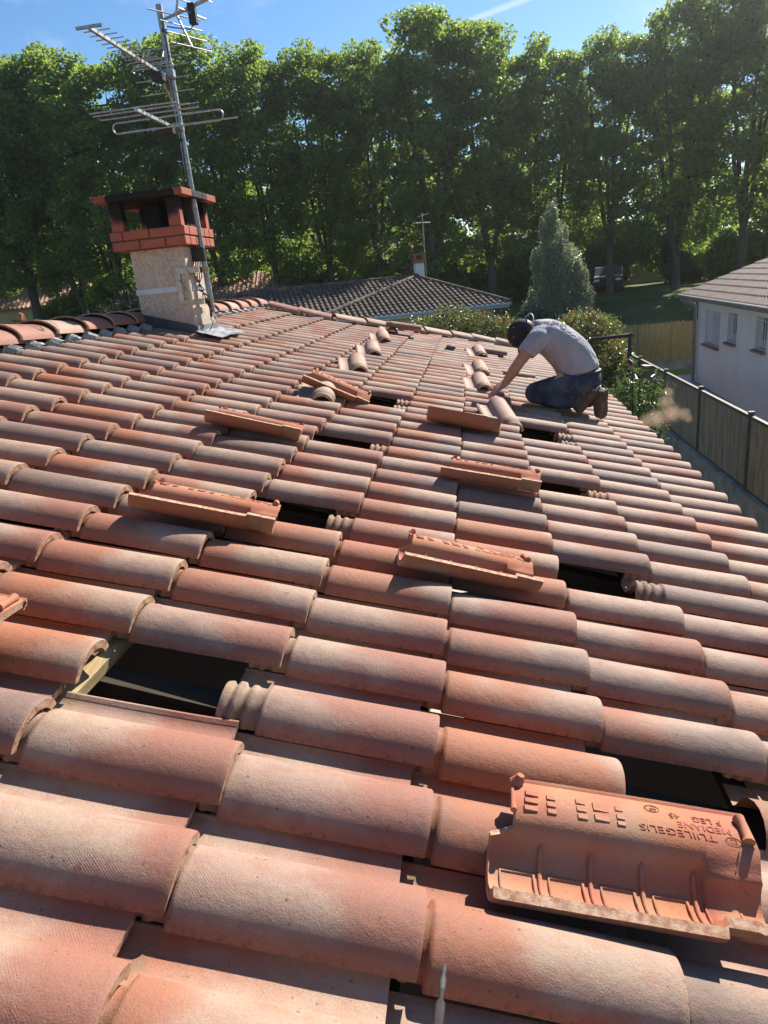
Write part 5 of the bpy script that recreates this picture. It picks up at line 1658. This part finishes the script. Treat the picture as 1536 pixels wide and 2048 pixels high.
def hand(W, K, side, down):
    W, K = Vector(W), Vector(K); d = (K - W).normalized(); s_ = Vector(side).normalized(); dn = Vector(down)
    # palm as a flat slab from wrist to knuckles
    for q in range(4):
        o_ = (q - 1.5) * .0205
        chain(body, [(*(W + s_ * o_ * .55), .019), (*(W.lerp(K, .5) + s_ * o_ * .85), .0165), (*(K + s_ * o_), .0135)], 3, 8)
    for q, (l, sp) in enumerate(((.070, -.10), (.080, -.02), (.076, .06), (.060, .16))):
        b0 = K + s_ * (q - 1.5) * .0225
        f_ = (d + s_ * (sp + (q - 1.5) * .10) * .9).normalized()
        p1 = b0 + f_ * l * .45 + dn * .010; p2 = p1 + (f_ * .8 + dn * .45).normalized() * l * .32; p3 = p2 + (f_ * .6 + dn * .7).normalized() * l * .25
        chain(body, [(*b0, .0120), (*p1, .0095), (*p2, .0088), (*p3, .0072)], 3, 8)
    t0 = W.lerp(K, .25) - s_ * .026; t1 = t0 - s_ * .030 + d * .026 + dn * .006; t2 = t1 - s_ * .010 + d * .030 + dn * .008
    chain(body, [(*t0, .017), (*t1, .0125), (*t2, .0095)], 3, 8)
SL, EL, WL = (.425, 4.68, .455), (.345, 4.625, .285), (.280, 4.635, .108)
arm(SL, EL, WL); hand(WL, (.236, 4.628, .062), (.25, -1.0, .05), (-.15, 0, -.95))
SR, ER, WR = (.45, 5.00, .445), (.385, 5.04, .240), (.312, 5.02, .080)
arm(SR, ER, WR); hand(WR, (.272, 5.015, .045), (-.2, 1.0, .0), (-.15, 0, -.95))
figure_part('body', body, M_SKIN, voxel=.0062, smooth=3)
# t-shirt
sh = MB()
loft(sh, [(.822, 4.83, .292, .95, 0, .30, .158, .185), (.80, 4.83, .325, .95, 0, .32, .160, .186), (.728, 4.835, .400, .92, 0, .39, .157, .188), (.612, 4.84, .468, .70, 0, .71, .146, .198), (.505, 4.84, .507, .44, 0, .90, .128, .200), (.435, 4.835, .525, .30, 0, .95, .090, .135), (.405, 4.83, .528, .25, 0, .95, .068, .075)], 6, 26, 2.25)
for s_, S, E_ in ((-1, SL, EL), (1, SR, ER)):
    S_, E2 = Vector(S), Vector(E_)
    chain(sh, [(.47, 4.84 + s_ * .10, .495, .095), (*(S_ + Vector((.02, 0, .012))), .084), (*S_.lerp(E2, .32), .074), (*S_.lerp(E2, .56), .069)], 5, 16)
shirt = figure_part('t_shirt', sh, M_SHIRT, voxel=.0095, smooth=8)
# jeans
je = MB()
loft(je, [(.822, 4.83, .302, .95, 0, .30, .140, .168), (.845, 4.83, .262, .97, 0, .24, .150, .180), (.880, 4.825, .205, .98, 0, .15, .135, .178), (.895, 4.82, .150, 1, 0, .05, .085, .14)], 5, 22, 2.2)
chain(je, [(.875, 4.735, .232, .106), (.74, 4.712, .182, .098), (.60, 4.718, .124, .080), (.530, 4.725, .094, .070)], 5, 18)
ball(je, (.524, 4.726, .082), (.072, .074, .080), 16)
chain(je, [(.525, 4.727, .064, .066), (.60, 4.722, .054, .058), (.72, 4.700, .060, .058), (.845, 4.690, .090, .055)], 5, 16)
chain(je, [(.885, 4.92, .225, .108), (.84, 4.96, .165, .100), (.79, 4.99, .110, .086), (.755, 5.0, .080, .076)], 5, 18)
chain(je, [(.75, 5.0, .072, .074), (.82, 4.95, .068, .070), (.90, 4.87, .080, .064), (.965, 4.775, .105, .055)], 5, 16)
figure_part('jeans', je, M_JEANS, voxel=.0085, smooth=4)
bl = MB()
pts = []
for k in range(41):
    t = 2 * pi * k / 40
    pts.append(Vector((.826, 4.83, .300)) + Vector((.955, 0, .30)) * .147 * cos(t) + Vector((0, 1, 0)) * .176 * sin(t))
bl.tube(pts, .019, 6, 0, False, True, .28)
bl.tube([(.965, 4.72, .345), (.985, 4.715, .30), (.992, 4.71, .255)], .012, 5, 0, True, True, .35)
figure_part('belt', bl, M_LEATHER)
po = MB()
po.box((.672, 4.672, .232), (.060, .022, .075), 0, Matrix.Rotation(radians(24), 3, 'Y')); po.box((.660, 4.668, .258), (.052, .026, .018), 0, Matrix.Rotation(radians(24), 3, 'Y'))
bevel(figure_part('tool_pouch', po, M_TAN), .006, 2)
# shoes with the soles turned to the right
def shoe(toe, heel, ank, sole_dir, w=.046):
    T, H, A_ = Vector(toe), Vector(heel), Vector(ank); ax = (H - T); sd_ = Vector(sole_dir); sd_ = (sd_ - ax.normalized() * sd_.dot(ax.normalized())).normalized()
    m_ = MB()
    inn = -sd_
    loft(m_, [(*(T + inn * .018), *inn, .016, w * .70), (*(T + ax * .14 + inn * .026), *inn, .030, w), (*(T + ax * .45 + inn * .036), *inn, .040, w * .92), (*(T + ax * .72 + inn * .050), *inn, .056, w * .84), (*(T + ax * .95 + inn * .048), *inn, .056, w * .80), (*(T + ax * 1.0 + inn * .046), *inn, .044, w * .62)], 5, 18, 2.3)
    chain(m_, [(*(T + ax * .78 + inn * .07), .052), (*A_.lerp(T + ax * .78, .45), .050), (*A_, .052)], 4, 14)
    o = figure_part('shoe', m_, M_SHOE, voxel=.0085, smooth=3)
    m_ = MB(); wd = ax.normalized().cross(sd_)
    prof_ = [(0, .60), (.06, .86), (.20, 1.06), (.40, .92), (.60, .80), (.82, .88), (.94, .80), (1.0, .52)]
    lo, hi = [], []
    outline = [(t, k_) for t, k_ in prof_] + [(t, -k_) for t, k_ in reversed(prof_)]
    vs_ = [T + ax * t + wd * w * k_ + sd_ * h for h in (-.004, .016) for t, k_ in outline]
    n = len(outline)
    m_.add(vs_, [tuple(range(n - 1, -1, -1)), tuple(range(n, 2 * n))] + [(i, (i + 1) % n, n + (i + 1) % n, n + i) for i in range(n)])
    R3 = Matrix((ax.normalized(), wd, sd_)).transposed()
    for q in range(11):
        t = .06 + .085 * q
        k_ = np.interp(t, [p[0] for p in prof_], [p[1] for p in prof_])
        for s_ in (-.45, .45):
            if .48 < t < .62: continue
            m_.box(T + ax * t + wd * w * k_ * s_ + sd_ * .018, (ax.length * .045, w * k_ * .72, .007), 0, R3)
    figure_part('sole', m_, M_SOLE, o)
    return o
def shoe_fix(o):
    for c in o.children: c.location = (0, 0, 0)
shoe((.868, 4.655, .012), (.945, 4.628, .205), (.862, 4.688, .105), (.80, -.62, -.12))
shoe((1.062, 4.690, .004), (1.005, 4.632, .215), (.965, 4.735, .135), (.70, -.72, .02))
# cap, hair, ear defenders
cp = MB()
vs_, fs = [], []; seg = 24; h = 9
for i in range(h + 1):
    for j in range(seg):
        a, b = (pi / 2 + .12) * i / h, 2 * pi * j / seg
        vs_.append(HC + hc * .022 + hc * .108 * cos(a) + hs * .092 * sin(a) * cos(b) + hf * .112 * sin(a) * sin(b))
for i in range(h):
    for j in range(seg): fs.append((i * seg + j, (i + 1) * seg + j, (i + 1) * seg + (j + 1) % seg, i * seg + (j + 1) % seg))
cp.add(vs_, fs, 0, True)
br = []
for i in range(5):
    for j in range(9):
        a = radians(-62 + 124 * j / 8); q = i / 4
        br.append(HC + hc * (.022 - .012 * q) + hf * (.108 * cos(a) * (1 + .62 * q) + .0) + hs * (.092 * sin(a) * (1 - .12 * q)))
cp.add(br + [b_ + hc * .004 for b_ in br], [(i * 9 + j, i * 9 + j + 1, (i + 1) * 9 + j + 1, (i + 1) * 9 + j) for i in range(4) for j in range(8)] + [(45 + i * 9 + j, 45 + (i + 1) * 9 + j, 45 + (i + 1) * 9 + j + 1, 45 + i * 9 + j + 1) for i in range(4) for j in range(8)], 0, True)
capo = figure_part('cap', cp, M_CAP)
ey = MB()
for a, b in ((.75, -.9), (.75, 0.1), (.75, 1.1), (.75, 2.2)):
    ball(ey, HC + hc * .022 + hc * .108 * cos(a) + hs * .092 * sin(a) * cos(b) + hf * .112 * sin(a) * sin(b), .0045, 8)
figure_part('eyelet', ey, M_BAND, capo)
ha = MB(); ball(ha, HC - hf * .012 - hc * .006, (.082, .096, .075), 18, (hs, hf, hc)); figure_part('hair', ha, M_HAIR)
ed = MB()
for s_ in (1, -1):
    c = HC + hs * s_ * .094 - hc * .034 + hf * .005
    ed.tube([c - hs * s_ * .012, c, c + hs * s_ * .022, c + hs * s_ * .030], [.030, .036, .034, .022], 16, 0)
edo = figure_part('ear_defender', ed, M_REDPL)
bd = MB(); q = []
for k in range(21):
    t = pi * k / 20
    q.append(HC - hc * .030 * sin(t) - hc * .012 + hs * .118 * cos(t) - hf * (.158 * sin(t) - .01))
bd.tube(q, .0055, 8); figure_part('headband', bd, M_BAND, edo)
# print on the back of the shirt, laid on the cloth
dg = bpy.context.evaluated_depsgraph_get()
dg.update()
ev = shirt.evaluated_get(dg); sm = ev.to_mesh()
bvh = BVHTree.FromPolygons([v_.co.copy() for v_ in sm.vertices], [tuple(p.vertices) for p in sm.polygons])
ev.to_mesh_clear()
pr = MB()
C0 = Vector((.565, 4.750, .60)); ux = Vector((.04, 1.0, .04)).normalized(); uy = Vector((-.86, .04, .42)).normalized(); nn = ux.cross(uy).normalized()
if nn.z < 0: nn = -nn
for txt, ox, oy in (('SO', -.055, .0), ('CO', -.058, -.062), ('L', -.02, .062)):
    me = text_mesh(txt, .066, .0, .0)
    bm_ = bmesh.new(); bm_.from_mesh(me)
    bmesh.ops.triangulate(bm_, faces=bm_.faces[:]); bmesh.ops.subdivide_edges(bm_, edges=bm_.edges[:], cuts=1)
    V_ = []; 
    for v_ in bm_.verts:
        p = C0 + ux * (ox + v_.co.x) + uy * (oy + v_.co.y)
        hit = bvh.ray_cast(PINV @ (p + nn * .25), (PINV.to_3x3() @ -nn).normalized())
        V_.append((hit[0] + hit[1] * .0016) if hit[0] is not None else PINV @ p)
    bm_.verts.index_update()
    pr.add(V_, [[v_.index for v_ in f.verts] for f in bm_.faces]); bm_.free(); bpy.data.meshes.remove(me)
pr.build('shirt_print', simple_mat('dark_print', (.03, .03, .035), (.05, .05, .055), 60, .9), shirt)

# ---------------------------------------------------------------- air: haze volume added in place of the sun's lens veil
hz, ht, hb = new_mat('veil_haze')
ht.nodes.remove(hb)
hv = N(ht, 'ShaderNodeVolumePrincipled'); hv.inputs['Color'].default_value = (.92, .95, 1, 1); hv.inputs['Density'].default_value = VEIL_HAZE; hv.inputs['Anisotropy'].default_value = .80
ht.links.new(hv.outputs[0], ht.nodes['Material Output'].inputs['Volume'])
if VEIL_HAZE > 0:
    mb = MB(); mb.span((-300, -80, GROUND - 1.2), (320, 740, 19.5))
    tag(mb.build('lens_veil_haze', hz), kind='stuff')

# ---------------------------------------------------------------- dust puff beyond the eave
m, nt, b = new_mat('brick_dust')
nt.nodes.remove(b)
vol = N(nt, 'ShaderNodeVolumePrincipled'); vol.inputs['Color'].default_value = (.80, .60, .44, 1); vol.inputs['Anisotropy'].default_value = .35
tc = N(nt, 'ShaderNodeTexCoord')
n1 = N(nt, 'ShaderNodeTexNoise'); n1.inputs['Scale'].default_value = 4.6; n1.inputs['Detail'].default_value = 7.0; n1.inputs['Roughness'].default_value = .62; n1.inputs['Distortion'].default_value = .6
nt.links.new(tc.outputs['Object'], n1.inputs['Vector'])
puffs = (((.06, 0, -.05), .15), ((-.08, .02, -.10), .13), ((.17, 0, -.07), .10), ((0, 0, .06), .12), ((.02, 0, .15), .09), ((-.17, .02, -.13), .11), ((.22, .0, -.12), .07))
acc = None
for c, r_ in puffs:
    s_ = N(nt, 'ShaderNodeVectorMath', operation='DISTANCE'); nt.links.new(tc.outputs['Object'], s_.inputs[0]); s_.inputs[1].default_value = c
    f_ = ramp(nt, s_.outputs['Value'], r_ * 1.25, r_ * .2)
    acc = f_ if acc is None else math_(nt, 'MAXIMUM', acc, f_)
dens = ramp(nt, math_(nt, 'ADD', math_(nt, 'MULTIPLY', acc, .62), math_(nt, 'MULTIPLY', n1.outputs[0], .75)), .56, 1.15, 0.0, 2.6)
dens = math_(nt, 'MULTIPLY', dens, ramp(nt, acc, 0.0, .25))
nt.links.new(dens, vol.inputs['Density'])
nt.links.new(vol.outputs[0], nt.nodes['Material Output'].inputs['Volume'])
mb = MB(); ball(mb, (0, 0, 0), (.46, .30, .40), 20)
du = mb.build('dust_cloud', m); du.location = (1.93, 6.45, -.60); tag(du, kind='stuff')
